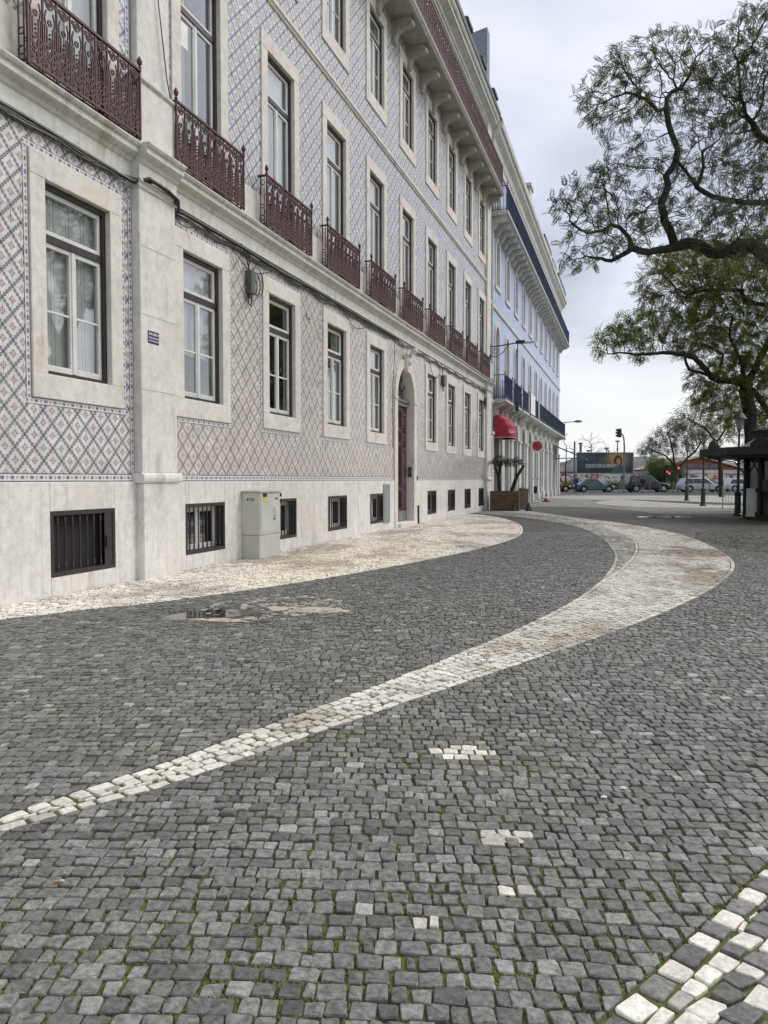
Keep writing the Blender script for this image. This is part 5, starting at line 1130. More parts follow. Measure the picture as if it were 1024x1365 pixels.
def car(label, s, dpt, L, H, W_, col, style, group='cars along the road'):
    t = thing('parked_car', label, 'car', FP(s, dpt, .004), ANG, group); pm = carpaint('car_paint_' + label.split()[0], col); w = W_ / 2; gc = .2 if style != 'suv' else .26; belt = H * (.60 if style != 'suv' else .60)
    hood = belt * (.94 if style != 'suv' else .98)
    st = [(-.5, .80, .40, belt * .80), (-.485, .90, .30, belt * .92), (-.44, .97, gc, belt * (.98 if style != 'sedan' else .95)), (-.32, 1, gc, belt), (-.1, 1, gc, belt), (.1, 1, gc, belt), (.2, 1, gc, belt * .985), (.32, .99, gc, hood * .95), (.42, .95, gc, hood * .88), (.475, .86, .28, hood * .78), (.5, .72, .36, hood * .62)]
    v = []; f = []; n = 10
    for fx, fw, zb, zt in st:
        ww = w * fw; q = [(-ww * .9, zb), (-ww, zb + .12), (-ww, (zb + zt) / 2 + .05), (-ww * .98, zt - .09), (-ww * .9, zt), (ww * .9, zt), (ww * .98, zt - .09), (ww, (zb + zt) / 2 + .05), (ww, zb + .12), (ww * .9, zb)]
        v += [(fx * L, y, z) for y, z in q]
    for i in range(len(st) - 1):
        for k in range(n): f.append((i * n + k, (i + 1) * n + k, (i + 1) * n + (k + 1) % n, i * n + (k + 1) % n))
    f += [tuple(range(n)), tuple(range((len(st) - 1) * n + n - 1, (len(st) - 1) * n - 1, -1))]
    P('body', MB().add(v, f), pm, t, bevel=.02)
    if style == 'sedan': gp = [(-.40, belt - .03), (-.235, H), (.04, H), (.235, belt - .03)]
    elif style == 'suv': gp = [(-.475, belt - .03), (-.43, H * .97), (-.36, H), (.05, H), (.22, belt - .02)]
    else: gp = [(-.47, belt - .03), (-.40, H * .98), (-.3, H), (.06, H), (.24, belt - .02)]
    a = [(x * L, -w * (.94 if z < belt + .05 else .74), z) for x, z in gp]; b = [(x, -y, z) for x, y, z in a]; m_ = len(a)
    cab = MB().add(a + b, [tuple(range(m_)), tuple(range(2 * m_ - 1, m_ - 1, -1))] + [(i, m_ + i, m_ + i + 1, i + 1) for i in range(m_ - 1)]); P('cabin', cab, pm, t, bevel=.04)
    # side glass
    def sidept(fx, k): # k 0 belt .. 1 roof
        z = belt + .03 + (H - .09 - belt) * k; return z
    x0, x1 = gp[0][0], gp[-1][0]; r0 = gp[-3][0] if style == 'sedan' else gp[1][0]; r1 = gp[-2][0]
    cuts = [.05, .36, .68, .95] if style != 'sedan' else [.12, .5, .9]
    for sd in (-1, 1):
        for c0, c1 in zip(cuts, cuts[1:]):
            pts = []
            for c, k in ((c0 + .012, 0), (c1 - .012, 0), (c1 - .012, 1), (c0 + .012, 1)):
                xb = x0 + (x1 - x0) * c; xr = r0 + .01 + (r1 - .01 - r0) * c; x = (xb + (xr - xb) * k * .93) * L; zz_ = belt + .02 + (H - .11 - belt) * k; tt = (zz_ - belt) / (H - belt); y = sd * (w * (.94 + (.74 - .94) * tt) + .012); pts.append((x, y, zz_))
            P('side_window', MB().add(pts, [(0, 1, 2, 3)]), M_cglass, t)
    fr = [((x1 - .012) * L + .012, -w * .8, belt + .02), ((x1 - .012) * L + .012, w * .8, belt + .02), ((r1 + .012) * L + .012, w * .62, H - .05), ((r1 + .012) * L + .012, -w * .62, H - .05)]; P('windscreen', MB().add(fr, [(0, 1, 2, 3)]), M_cglass, t)
    wr = .33 if style != 'suv' else .38
    for fx in (-.31, .325):
        for sd in (-1, 1):
            o = P('wheel', MB().add([(x, z * 1., y) for x, y, z in MB().lathe([(wr * .6, -.1), (wr, -.1), (wr * 1.0, .1), (wr * .6, .1)], n=18).v], MB().lathe([(wr * .6, -.1), (wr, -.1), (wr, .1), (wr * .6, .1)], n=18).f), M_tyre, t, (fx * L, sd * (w - .075), wr))
            q = MB().lathe([(wr * .6, -.112), (wr * .2, -.118), (wr * .2, .118), (wr * .6, .112)], n=14); P('rim', MB().add([(x, z, y) for x, y, z in q.v], q.f), M_rim, o)
            q = MB().lathe([(wr * 1.22, -.004), (wr * 1.22, .004)], n=16); P('wheel_arch', MB().add([(x, z, max(y, -wr * .5)) for x, y, z in q.v], q.f), M_tyre, t, (fx * L, sd * (w + .004), wr + .02))
    for sd in (-1, 1):
        P('headlight', MB().box(.455 * L, .482 * L, sd * w * .72 - .13, sd * w * .72 + .13, hood * .66, hood * .80), M_hl, t, bevel=.02); P('tail_light', MB().box(-.497 * L, -.475 * L, sd * w * .74 - .1, sd * w * .74 + .1, belt * .68, belt * .88), M_tl, t, bevel=.02)
        P('mirror', MB().ball((.15 * L, sd * (w + .07), belt + .06), .1, 6, 5, (.6, .8, .7)), pm, t)
    P('bumper', MB().box(.478 * L, .503 * L, -w * .7, w * .7, .3, .46), M_tyre, t, bevel=.02); P('sill', MB().box(-.24 * L, .24 * L, -w - .005, -w + .02, gc, gc + .07), M_tyre, t)
    for xx in (-.06, .13): P('door_seam', MB().box(xx * L - .006, xx * L + .006, -w - .004, -w + .004, gc + .1, belt - .02), M_tyre, t)
    for xx in (-.03, .10): P('door_handle', MB().box(xx * L - .16, xx * L - .02, -w - .02, -w + .004, belt - .16, belt - .13), pm, t)
D_ = 83.
car('red hatchback half hidden behind the blue building corner', SPX(735, D_ + 1), D_ + 1, 4.1, 1.45, 1.75, (.20, .022, .022), 'hatch')
car('teal saloon car under the billboard on the road', SPX(792, D_), D_, 4.15, 1.42, 1.75, (.06, .115, .125), 'sedan')
car('navy off-road car in the middle of the road', SPX(862, D_), D_, 4.5, 1.75, 1.9, (.010, .014, .022), 'suv')
car('silver estate car under the street tree', SPX(934, D_), D_, 4.8, 1.5, 1.8, (.40, .41, .42), 'hatch')
car('white hatchback at the right partly behind the lamp posts', SPX(990, D_ + 3), D_ + 3, 4.0, 1.45, 1.75, (.62, .62, .61), 'hatch')
# people
def person(label, s, dpt, top, legs, stride, face, hgt=1.78, shorts=False):
    t = thing('person', label, 'person', FP(s, dpt, -.002), ANG + face); k = hgt / 1.78
    J = {'pel': (0, 0, .95), 'che': (.0, 0, 1.25), 'nec': (.01, 0, 1.5), 'hd0': (.02, 0, 1.6), 'hd1': (.02, 0, 1.72), 'hL': (0, .09, .92), 'hR': (0, -.09, .92), 'kL': (.10 * stride, .10, .5), 'kR': (-.03 * stride, -.10, .5), 'aL': (.05 * stride, .10, .08), 'aR': (-.22 * stride, -.10, .10), 'tL': (.05 * stride + .17, .12, .035), 'tR': (-.22 * stride + .16, -.12, .035), 'sL': (0, .19, 1.42), 'sR': (0, -.19, 1.42), 'eL': (-.08, .25, 1.15), 'eR': (.06, -.25, 1.15), 'wL': (.05, .24, .93), 'wR': (.2, -.22, .98), 'fL': (.09, .23, .84), 'fR': (.27, -.21, .93)}
    Rr = {'pel': .15, 'che': .17, 'nec': .06, 'hd0': .085, 'hd1': .095, 'hL': .1, 'hR': .1, 'kL': .07, 'kR': .07, 'aL': .05, 'aR': .05, 'tL': .045, 'tR': .045, 'sL': .08, 'sR': .08, 'eL': .055, 'eR': .055, 'wL': .04, 'wR': .04, 'fL': .035, 'fR': .035}
    E_ = [('pel', 'che'), ('che', 'nec'), ('nec', 'hd0'), ('hd0', 'hd1'), ('pel', 'hL'), ('pel', 'hR'), ('hL', 'kL'), ('hR', 'kR'), ('kL', 'aL'), ('kR', 'aR'), ('aL', 'tL'), ('aR', 'tR'), ('che', 'sL'), ('che', 'sR'), ('sL', 'eL'), ('sR', 'eR'), ('eL', 'wL'), ('eR', 'wR'), ('wL', 'fL'), ('wR', 'fR')]
    ks = list(J); me = bpy.data.meshes.new('body'); me.from_pydata([tuple(c * k for c in J[q]) for q in ks], [(ks.index(a), ks.index(b)) for a, b in E_], []); o = bpy.data.objects.new('body', me); COL.objects.link(o)
    sk = o.modifiers.new('skin', 'SKIN'); o.modifiers.new('sub', 'SUBSURF').levels = 2
    for i, q in enumerate(ks): me.skin_vertices[0].data[i].radius = (Rr[q] * k,) * 2; me.skin_vertices[0].data[i].use_root = (q == 'pel')
    dg = bpy.context.evaluated_depsgraph_get(); m2 = bpy.data.meshes.new_from_object(o.evaluated_get(dg)); bpy.data.objects.remove(o)
    skin = simple('skin', (.42, .26, .19), .6); mt = simple('cloth_top_' + label.split()[2], top, .85); ml = simple('cloth_legs_' + label.split()[2], legs, .85); sh = simple('dark_shoe', (.02, .02, .02), .6)
    m2.materials.clear(); [m2.materials.append(q) for q in (skin, mt, ml, sh)]
    for p in m2.polygons:
        z = p.center.z / k; lat = abs(p.center.y); p.material_index = 0 if z > 1.52 else 3 if z < .09 else (1 if z > .95 or lat > .2 and z > .97 else 2); p.use_smooth = True
        if lat > .19 * k and z < .97 and z > .7: p.material_index = 0
        if shorts and .09 < z < .55: p.material_index = 0
    link('body', m2, t); P('hair', MB().ball((.005 * k, 0, 1.735 * k), .105 * k, 10, 8, (1.05, .9, .85)), simple('dark_hair', (.02, .015, .012), .8), t, smooth=True)
person('person in blue jacket and dark trousers walking by the corner', SPX(768, 77), 77, (.03, .05, .20), (.025, .025, .035), 1., R(200))
person('person in black top and shorts standing before the navy car', SPX(857, 79), 79, (.015, .016, .02), (.05, .045, .045), .2, R(80), 1.72, True)
# billboard
def mat_poster():
    t = NT('film_poster_print'); v = t.obj(); sp = t.N('ShaderNodeSeparateXYZ'); t.L(v, sp.inputs[0]); x, z = X(t, sp.outputs[0]), X(t, sp.outputs[2])
    n = t.noise(1.2, 5, .6, vec=v); n2 = t.noise(3.5, 4, .6, vec=v)
    m = t.mix(t.sm(n, .35, .65), (.02, .045, .055), (.07, .10, .105)); g = t.sm(t.math('SQRT', (x - 1.6) * (x - 1.6) * .6 + (z - 1.7) * (z - 1.7)), .2, 1.5, 1., 0.); m = t.mix(g * .9, m, (.62, .42, .10))
    g2 = t.sm(t.math('SQRT', (x - .3) * (x - .3) * .35 + (z - 1.5) * (z - 1.5) * 1.4), .1, .9, 1., 0.); m = t.mix(g2 * n2 * 1.1, m, (.17, .085, .05)); m = t.mix(t.sm(z, .9, .2) * .85, m, (.022, .04, .046)); m = t.mix(t.sm(x, 2.2, 3.4) * n2, m, (.11, .08, .08))
    t.set('Base Color', m); t.set('Roughness', .5); return t.m
bs, bd = SPX(806, 100), 100.; BW, BH = 7.1, 2.55; BZ0 = 2.15
t = thing('billboard', 'wide film poster billboard with white title above the road', 'billboard', FP(bs, bd, 0), ANG)
o = P('poster', MB().box(-BW / 2, BW / 2, -.03, .03, 0, BH), mat_poster(), t, (0, 0, BZ0)); fm = simple('billboard_frame', (.32, .33, .33), .5)
P('frame', MB().box(-BW / 2 - .1, BW / 2 + .1, -.06, .06, -.12, -.001).box(-BW / 2 - .1, BW / 2 + .1, -.06, .06, BH + .001, BH + .1).box(-BW / 2 - .1, -BW / 2 - .001, -.06, .06, 0, BH).box(BW / 2 + .001, BW / 2 + .1, -.06, .06, 0, BH), fm, t, (0, 0, BZ0))
for s in (-2.6, 0, 2.6): P('post', MB().box(s - .1, s + .1, .07, .27, 0, BZ0 + BH - .2), fm, t)
M_ttl = simple('pale_poster_lettering', (.50, .53, .51), .6); link('lettering', orient_text(text_mesh('DESCENDENTE', .62, M_ttl, .002), (-.35, -.034, BZ0 + .72), (1, 0, 0), (0, 0, 1)), t)
P('printed_head', MB().add([(x * .55, -.034 - .001 * (i % 2), z * .75) for i, (x, z) in enumerate([(math.cos(a / 16 * 6.283), math.sin(a / 16 * 6.283)) for a in range(16)])], [tuple(range(16))]), simple('printed_brown_hair', (.09, .045, .025), .6), t, (1.65, 0, BZ0 + 1.55)); P('printed_face', MB().add([(x * .3, -.037, z * .42) for x, z in [(math.cos(a / 16 * 6.283), math.sin(a / 16 * 6.283)) for a in range(16)]], [tuple(range(16))]), simple('printed_skin', (.42, .24, .16), .6), t, (1.72, 0, BZ0 + 1.5)); P('printed_dress', MB().add([(-.9, -.036, 0), (1.1, -.036, 0), (.7, -.036, .75), (.3, -.036, 1.05), (-.2, -.036, .95), (-.6, -.036, .6)], [(0, 1, 2, 3, 4, 5)]), simple('printed_teal_dress', (.05, .13, .15), .6), t, (1.7, 0, BZ0 + .03))
# graffiti wall, shed canopy, hedge, house, hills
def mat_graf():
    t = NT('graffiti_paint'); v = t.obj(); a = t.vor(.9, 'F1', vec=v, scl=(1, 1, 1.3), out=1); d_ = t.vor(.9, 'DISTANCE_TO_EDGE', vec=v, scl=(1, 1, 1.3)); n = t.noise(.8, 3, vec=v); n2 = t.noise(5, 4, .7, vec=v)
    m = t.mix(t.sm(n, .50, .56), (.68, .68, .66), t.mix(.55, a, (.5, .3, .3))); m = t.mix(t.sm(n2, .56, .6), m, (.08, .09, .11)); m = t.mix(t.sm(d_, .07, .03) * t.sm(n, .46, .5), m, (.05, .05, .06)); m = t.mix(t.sm(t.noise(1.7, 3, vec=v), .6, .64), m, (.55, .09, .07)); t.set('Base Color', m); t.set('Roughness', .7); return t.m
t = thing('graffiti_wall', 'long white wall covered in colourful graffiti behind the cars', 'wall', FP(SPX(865, 98.5), 98.5, 0), ANG); P('panel', MB().box(-11, 12, -.1, .1, 0, 2.05), mat_graf(), t); P('coping', MB().box(-11.1, 12.1, -.15, .15, 2.051, 2.15), M_kerb, t)
t = thing('market_shed', 'low shed with red canopy strip left of the graffiti wall', 'shed', FP(SPX(760, 101), 101, 0), ANG); P('wall', MB().box(-6, 6.5, 0, 4, 0, 2.0), simple('shed_wall', (.45, .44, .43), .8), t); P('canopy', MB().extr_x([(-1.6, 1.55), (-1.55, 1.5), (.1, 2.05), (.1, 2.15)], -6.2, 6.7), simple('shed_canopy_red', (.36, .06, .06), .7), t); P('roof', MB().box(-6.3, 6.8, -.1, 4.3, 2.2, 2.35).box(-6.3, 6.8, .0, 4.2, 2.001, 2.2), simple('shed_roof_maroon', (.16, .06, .06), .7), t)
for k in range(6): P('stall_post', MB().box(-6 + k * 2.4, -5.92 + k * 2.4, -1.5, -1.42, 0, 1.55), M_jb, t)
M_brick = simple('red_brick', (.34, .12, .075), .85, var=.25, scale=14); M_rtile = simple('faded_roof_tile', (.42, .25, .20), .8, var=.2, scale=9)
t = thing('brick_house', 'red brick gabled house with white lower storey behind the wall', 'house', FP(SPX(931, 112), 112, 0), ANG)
hw = 6.3; P('wall', MB().box(-hw, hw, 0, 9, 0, 2.7), simple('white_render', (.66, .66, .64), .8), t); P('gable', MB().add([(-hw, 0, 2.701), (hw, 0, 2.701), (0, 0, 4.45), (-hw, 9, 2.701), (hw, 9, 2.701), (0, 9, 4.45)], [(0, 1, 2), (3, 5, 4), (0, 3, 4, 1)]), M_brick, t)
rf = P('roof', MB().add([(-hw - .6, -.6, 2.62), (0, -.6, 4.5), (hw + .6, -.6, 2.62), (hw + .6, -.6, 2.80), (0, -.6, 4.70), (-hw - .6, -.6, 2.80)] + [(-hw - .6, 9.4, 2.62), (0, 9.4, 4.5), (hw + .6, 9.4, 2.62), (hw + .6, 9.4, 2.80), (0, 9.4, 4.70), (-hw - .6, 9.4, 2.80)], [(0, 1, 4, 5), (1, 2, 3, 4), (5, 4, 10, 11), (4, 3, 9, 10), (0, 6, 7, 1), (1, 7, 8, 2), (6, 11, 10, 7), (7, 10, 9, 8)]), M_rtile, t); P('fascia', MB().add([(-hw - .65, -.62, 2.7), (0, -.62, 4.58), (0, -.62, 4.76), (-hw - .65, -.62, 2.88), (hw + .65, -.62, 2.7), (hw + .65, -.62, 2.88)], [(0, 1, 2, 3), (1, 4, 5, 2)]), M_white, rf)
for x in (-1.7, -.1, 1.5): o = P('window', MB().box(x, x + 1.3, -.06, -.001, 2.85, 3.6), M_jb, t); P('pane', MB().box(x + .1, x + 1.2, -.075, -.061, 2.93, 3.52), M_cglass, o)
t = thing('low_roofed_house', 'pink roofed low house left of the brick gable', 'house', FP(SPX(893, 118), 118, 0), ANG); P('wall', MB().box(-3, 3, 0, 5, 0, 2.9), M_brick, t); P('roof', MB().add([(-3.2, -.3, 2.9), (3.2, -.3, 2.9), (3.2, 2.6, 4.6), (-1.5, 2.6, 4.6), (-3.2, 5.3, 2.9), (3.2, 5.3, 2.9)], [(0, 1, 2, 3), (3, 2, 5, 4), (0, 3, 4)]), M_rtile, t)
hv = []; hn = 60
for i in range(hn + 1):
    px_ = 560 + i * 12; e = 1 + .5 * math.sin(i * .31 + 1) + .25 * math.sin(i * .83) + .12 * math.sin(i * 2.3); h = 9.5 + 3.2 * e * (1 if px_ > 760 else .7); p = FP(SPX(px_, 380), 380); p2 = FP(SPX(px_, 330), 330); p3 = FP(SPX(px_, 460), 460); hv += [(p2[0], p2[1], -1), (p[0], p[1], h * .85), (p3[0], p3[1], h)]
tag(P('hills', MB().add(hv, [(i * 3 + k, i * 3 + 3 + k, i * 3 + 4 + k, i * 3 + 1 + k) for i in range(hn) for k in (0, 1)]), simple('hill_woods', (.10, .12, .12), .95, var=.4, scale=.06)), kind='structure')
# poles, signals
M_pole = simple('grey_pole', (.16, .165, .17), .5, .3); M_green = simple('dark_green_iron', (.018, .034, .034), .45)
t = thing('traffic_signal', 'tall curved traffic light pole with dark signal head by the navy car', 'traffic light', FP(SPX(831, 80), 80, 0), ANG)
P('pole', MB().tube([(.05, 0, 0), (.05, 0, 4.6), (0, 0, 5.4), (-.12, 0, 5.85), (-.3, 0, 6.0)], [.1, .085, .075, .07, .07], 8), M_pole, t); o = P('signal_head', MB().box(-.68, -.3, -.2, .12, 5.62, 6.5), M_blkiron, t, bevel=.03)
for k in range(3): P('lens_hood', MB().tube([(-.69, -.05, 5.8 + k * .28), (-.85, -.05, 5.78 + k * .28)], .1, 8), M_blkiron, o)
M_redl = bpy.data.materials.new('red_lamp'); M_redl.use_nodes = True; b_ = M_redl.node_tree.nodes['Principled BSDF']; b_.inputs['Base Color'].default_value = (.5, .02, .02, 1); b_.inputs['Emission Color'].default_value = (1, .06, .07, 1); b_.inputs['Emission Strength'].default_value = 1.3
for px_, py_, dd, lb in ((889, 629, 88, 'lit red traffic light lowest and leftmost by the street tree'), (892, 631, 86, 'lit red traffic light just right of the lowest one'), (904, 624, 84, 'lit red traffic light mounted higher against the street tree trunk')):
    t = thing('red_signal', lb, 'traffic light', FP(SPX(px_, dd), dd, 0), ANG); zc = CAMH + (639 - py_) / 1045 * dd; P('pole', MB().tube([(0, .1, 0), (0, .1, zc + .3)], .05, 6), M_pole, t); o = P('signal_head', MB().box(-.14, .14, -.06, .06, zc - .65, zc + .18), M_blkiron, t); q = MB().lathe([(.11, 0), (.11, .01)], n=12); P('red_lens', MB().add([(x, -.062 - z, y + zc) for x, y, z in q.v], q.f), M_redl, o)
t = thing('utility_pole', 'tall grey pole with side arms beside the person in blue', 'pole', FP(SPX(765.5, 88), 88, 0), ANG); P('shaft', MB().tube([(0, 0, 0), (0, 0, 5.6)], [.13, .1], 8), M_pole, t); P('arm', MB().tube([(0, 0, 4.6), (-.6, 0, 4.9)], .04, 5).tube([(0, 0, 4.35), (-.35, 0, 4.45)], .05, 5), M_pole, t)
for px_, dd, h, lb in ((773.5, 130, 7.2, 'thick pale mast rising behind the left end of the billboard'), (784, 125, 5.8, 'short floodlight mast behind the billboard near its left'), (808, 125, 6.2, 'floodlight mast behind the middle of the billboard'), (822.5, 125, 7.3, 'tallest thin floodlight mast behind the billboard')):
    t = thing('light_mast', lb, 'lamp post', FP(SPX(px_, dd), dd, 0), ANG); P('mast', MB().tube([(0, 0, 0), (0, 0, h)], .09 if px_ > 780 else .2, 6), M_pole, t); P('lamp_head', MB().box(-.32, .32, -.15, .15, h, h + .22), M_pole, t)
for k, px_ in enumerate((791.5, 809, 826, 848, 866, 880, 897, 918, 946)):
    lb = ['first', 'second', 'third', 'fourth', 'fifth', 'sixth', 'seventh', 'eighth', 'ninth'][k]; t = thing('kerb_post', lb + ' thin grey post from the left along the near kerb', 'post', FP(SPX(px_, 78.5), 78.5, 0), ANG, 'thin posts along the kerb'); P('shaft', MB().tube([(0, 0, 0), (0, 0, 1.0)], .04, 6), M_pole, t); P('cap', MB().ball((0, 0, 1.03), .055, 6, 5), M_pole, t)
M_lglass = simple('old_lantern_glass', (.20, .21, .20), .25)
# park lamps in a row
def park_lamp(label, s, dpt, h=3.85):
    t = thing('park_lamp', label, 'lamp post', FP(s, dpt, 0), ANG, 'lantern lamp posts in a row')
    P('base', MB().lathe([(.17, 0), (.17, .06), (.12, .1), (.11, .75), (.14, .8), (.10, .9), (.06, .95)], n=10), M_green, t); P('pole', MB().lathe([(.055, .951), (.05, 1.9), (.07, 1.93), (.045, 1.98), (.04, h - .75), (.06, h - .72), (.04, h - .68)], n=8), M_green, t)
    P('lantern_glass', MB().lathe([(.09, h - .66), (.17, h - .28)], n=6), M_lglass, t); P('lantern_collar', MB().lathe([(.11, h - .68), (.10, h - .661)], n=6), M_green, t); P('lantern_frame', MB().lathe([(.27, h - .279), (.25, h - .24), (.14, h - .12), (.09, h - .06), (.03, h - .03), (.015, h + .08)], n=10), M_green, t)
    return t
park_lamp('lantern lamp post nearest the kiosk, rising above its roof', SPX(984, 29), 29); lp2 = park_lamp('lantern lamp post in the middle of the row with a small sign plate', SPX(937.5, 40), 40); park_lamp('lantern lamp post furthest away in front of the silver car', SPX(915.5, 50), 50)
P('sign_plate', MB().box(.08, .55, -.02, .02, 2.45, 2.72).box(.05, .5, -.02, .02, 2.75, 2.95), simple('pale_sign_plate', (.45, .46, .46), .5), lp2)
t = thing('slim_pole', 'plain slim pole right of the silver car', 'pole', FP(SPX(958.5, 66), 66, 0), ANG); P('shaft', MB().tube([(0, 0, 0), (0, 0, 4.2)], .07, 6), M_pole, t); P('bracket', MB().tube([(0, 0, 4.1), (-.3, 0, 4.2)], .04, 5), M_pole, t)
# kiosk
M_kio = simple('black_green_kiosk_paint', (.006, .009, .010), .6, var=.2); M_kpan = simple('pale_kiosk_panel', (.40, .41, .40), .5); M_kgl = simple('kiosk_roof_glass', (.34, .36, .37), .3)
KS, KD = 13.75, 26.6
t = thing('kiosk', 'dark green octagonal kiosk with flat canopy under the trees', 'kiosk', FP(KS, KD, 0), ANG)
def octo(r, z0, z1, off=22.5): return MB().extr_z([(r * math.cos(R(off + 45 * k)), r * math.sin(R(off + 45 * k))) for k in range(8)], z0, z1)
P('plinth', octo(1.42, 0, .14), M_kio, t)
P('wall', octo(1.28, .14, 2.25), M_kio, t); P('canopy', octo(2.85, 2.12, 2.40), M_kio, t, bevel=.02); P('canopy_soffit', octo(2.6, 2.06, 2.119), M_kio, t)
P('lantern_roof', MB().add(*(lambda q: (q.v, q.f))(MB().lathe([(1.75, 2.41), (1.25, 2.70), (1.25, 2.72)], n=8))), M_kgl, t); P('upper_drum', octo(1.27, 2.721, 2.95), M_kio, t); P('dome', MB().lathe([(1.4, 2.951), (1.38, 3.0), (1.0, 3.08), (.5, 3.16), (.12, 3.2), (.05, 3.45)], n=8), M_kio, t)
cr = MB()
for k in range(8):
    a = R(45 * k); r_ = 2.85 * math.cos(R(22.5)); c_ = (r_ * math.cos(a), r_ * math.sin(a)); tx, ty = -math.sin(a), math.cos(a)
    pts = [(c_[0] + tx * q, c_[1] + ty * q, 2.40 + z) for q, z in ((-.36, 0), (-.33, .12), (-.2, .22), (0, .27), (.2, .22), (.33, .12), (.36, 0))]; o_ = [(x - math.cos(a) * .05, y - math.sin(a) * .05, z) for x, y, z in pts]; n_ = len(pts); cr.add(pts + o_, [tuple(range(n_)), tuple(range(2 * n_ - 1, n_ - 1, -1))] + [(i, i + n_, (i + 1) % n_ + n_, (i + 1) % n_) for i in range(n_)])
P('crest', cr, M_kio, t)
for k in range(8): a = R(22.5 + 45 * k); P('column', MB().tube([(1.36 * math.cos(a), 1.36 * math.sin(a), .14), (1.36 * math.cos(a), 1.36 * math.sin(a), 2.06)], .07, 8), M_kio, t); P('brace', MB().tube([(1.4 * math.cos(a), 1.4 * math.sin(a), 1.55), (1.7 * math.cos(a), 1.7 * math.sin(a), 1.95), (2.4 * math.cos(a), 2.4 * math.sin(a), 2.06)], .025, 5), M_kio, t)
for k in (4, 5):
    a = R(45 * k); nx, ny = math.cos(a), math.sin(a); tx, ty = -ny, nx; r_ = 1.28 * math.cos(R(22.5)) + .005
    def slabp(u0, u1, z0, z1, th, rr): return MB().add([(nx * (rr + d_) + tx * u, ny * (rr + d_) + ty * u, z) for d_ in (0, th) for u, z in ((u0, z0), (u1, z0), (u1, z1), (u0, z1))], [(4, 5, 6, 7), (0, 4, 7, 3), (1, 2, 6, 5), (2, 3, 7, 6), (0, 1, 5, 4)])
    P('serving_window', slabp(-.38, .38, 1.05, 1.95, .02, r_), M_cglass, t); P('lower_panel', slabp(-.38, .38, .25, .92, .03, r_), M_kpan if k == 4 else M_kio, t); P('counter', slabp(-.42, .42, .96, 1.0, .28, r_), M_kio, t)
P('menu_board', MB().box(-1.72, -1.44, -.62, -.57, .12, 1.05), M_kpan, t); P('wall_telephone', MB().box(-1.35, -1.15, -1.0, -.88, .95, 1.35), M_blk, t); P('post_box', MB().box(-1.3, -1.05, -1.1, -.9, .2, .6), M_kio, t)
t = thing('metal_barrier', 'low pale metal barrier between the lamp post and the kiosk', 'barrier', FP(SPX(978, 36.5), 36.5, 0), ANG)
P('rail', MB().tube([(-.5, 0, 0), (-.5, 0, 1.02), (.45, 0, 1.02), (.45, 0, 0)], .03, 6).tube([(-.5, 0, .2), (.45, 0, .2)], .02, 5), M_kpan, t)
for k in range(6): P('bar', MB().tube([(-.36 + k * .14, 0, .2), (-.36 + k * .14, 0, 1.0)], .013, 5), M_kpan, t)
# ------------------------------------------------------------------ trees
M_bark = simple('dark_bark', (.030, .025, .021), .9, var=.35, scale=7, bump=.6, bscale=18)
def leafmat(name, c0, c1, tr=.35):
    t = NT(name); n = t.noise(.8, 3); oi = t.noise(6, 2); m = t.mix(t.sm(n * .6 + oi * .4, .36, .64), c0, c1); t.set('Base Color', m); t.set('Roughness', .55); t.b.inputs['Specular IOR Level'].default_value = .25
    tl = t.N('ShaderNodeBsdfTranslucent'); mx = t.N('ShaderNodeMixShader'); mx.inputs[0].default_value = tr; t.L(m.s, tl.inputs[0]); t.L(t.b.outputs[0], mx.inputs[1]); t.L(tl.outputs[0], mx.inputs[2]); t.L(mx.outputs[0], t.out.inputs[0]); return t.m
M_leafA = leafmat('olive_leaf', (.062, .072, .032), (.13, .14, .06)); M_leafB = leafmat('green_leaf', (.10, .12, .03), (.25, .265, .075), .55); M_leafC = leafmat('dull_leaf', (.07, .075, .055), (.12, .125, .085)); M_leafO = leafmat('olive_tree_leaf', (.045, .06, .045), (.10, .12, .09)); M_leafG = leafmat('bush_leaf', (.06, .10, .03), (.15, .20, .08))
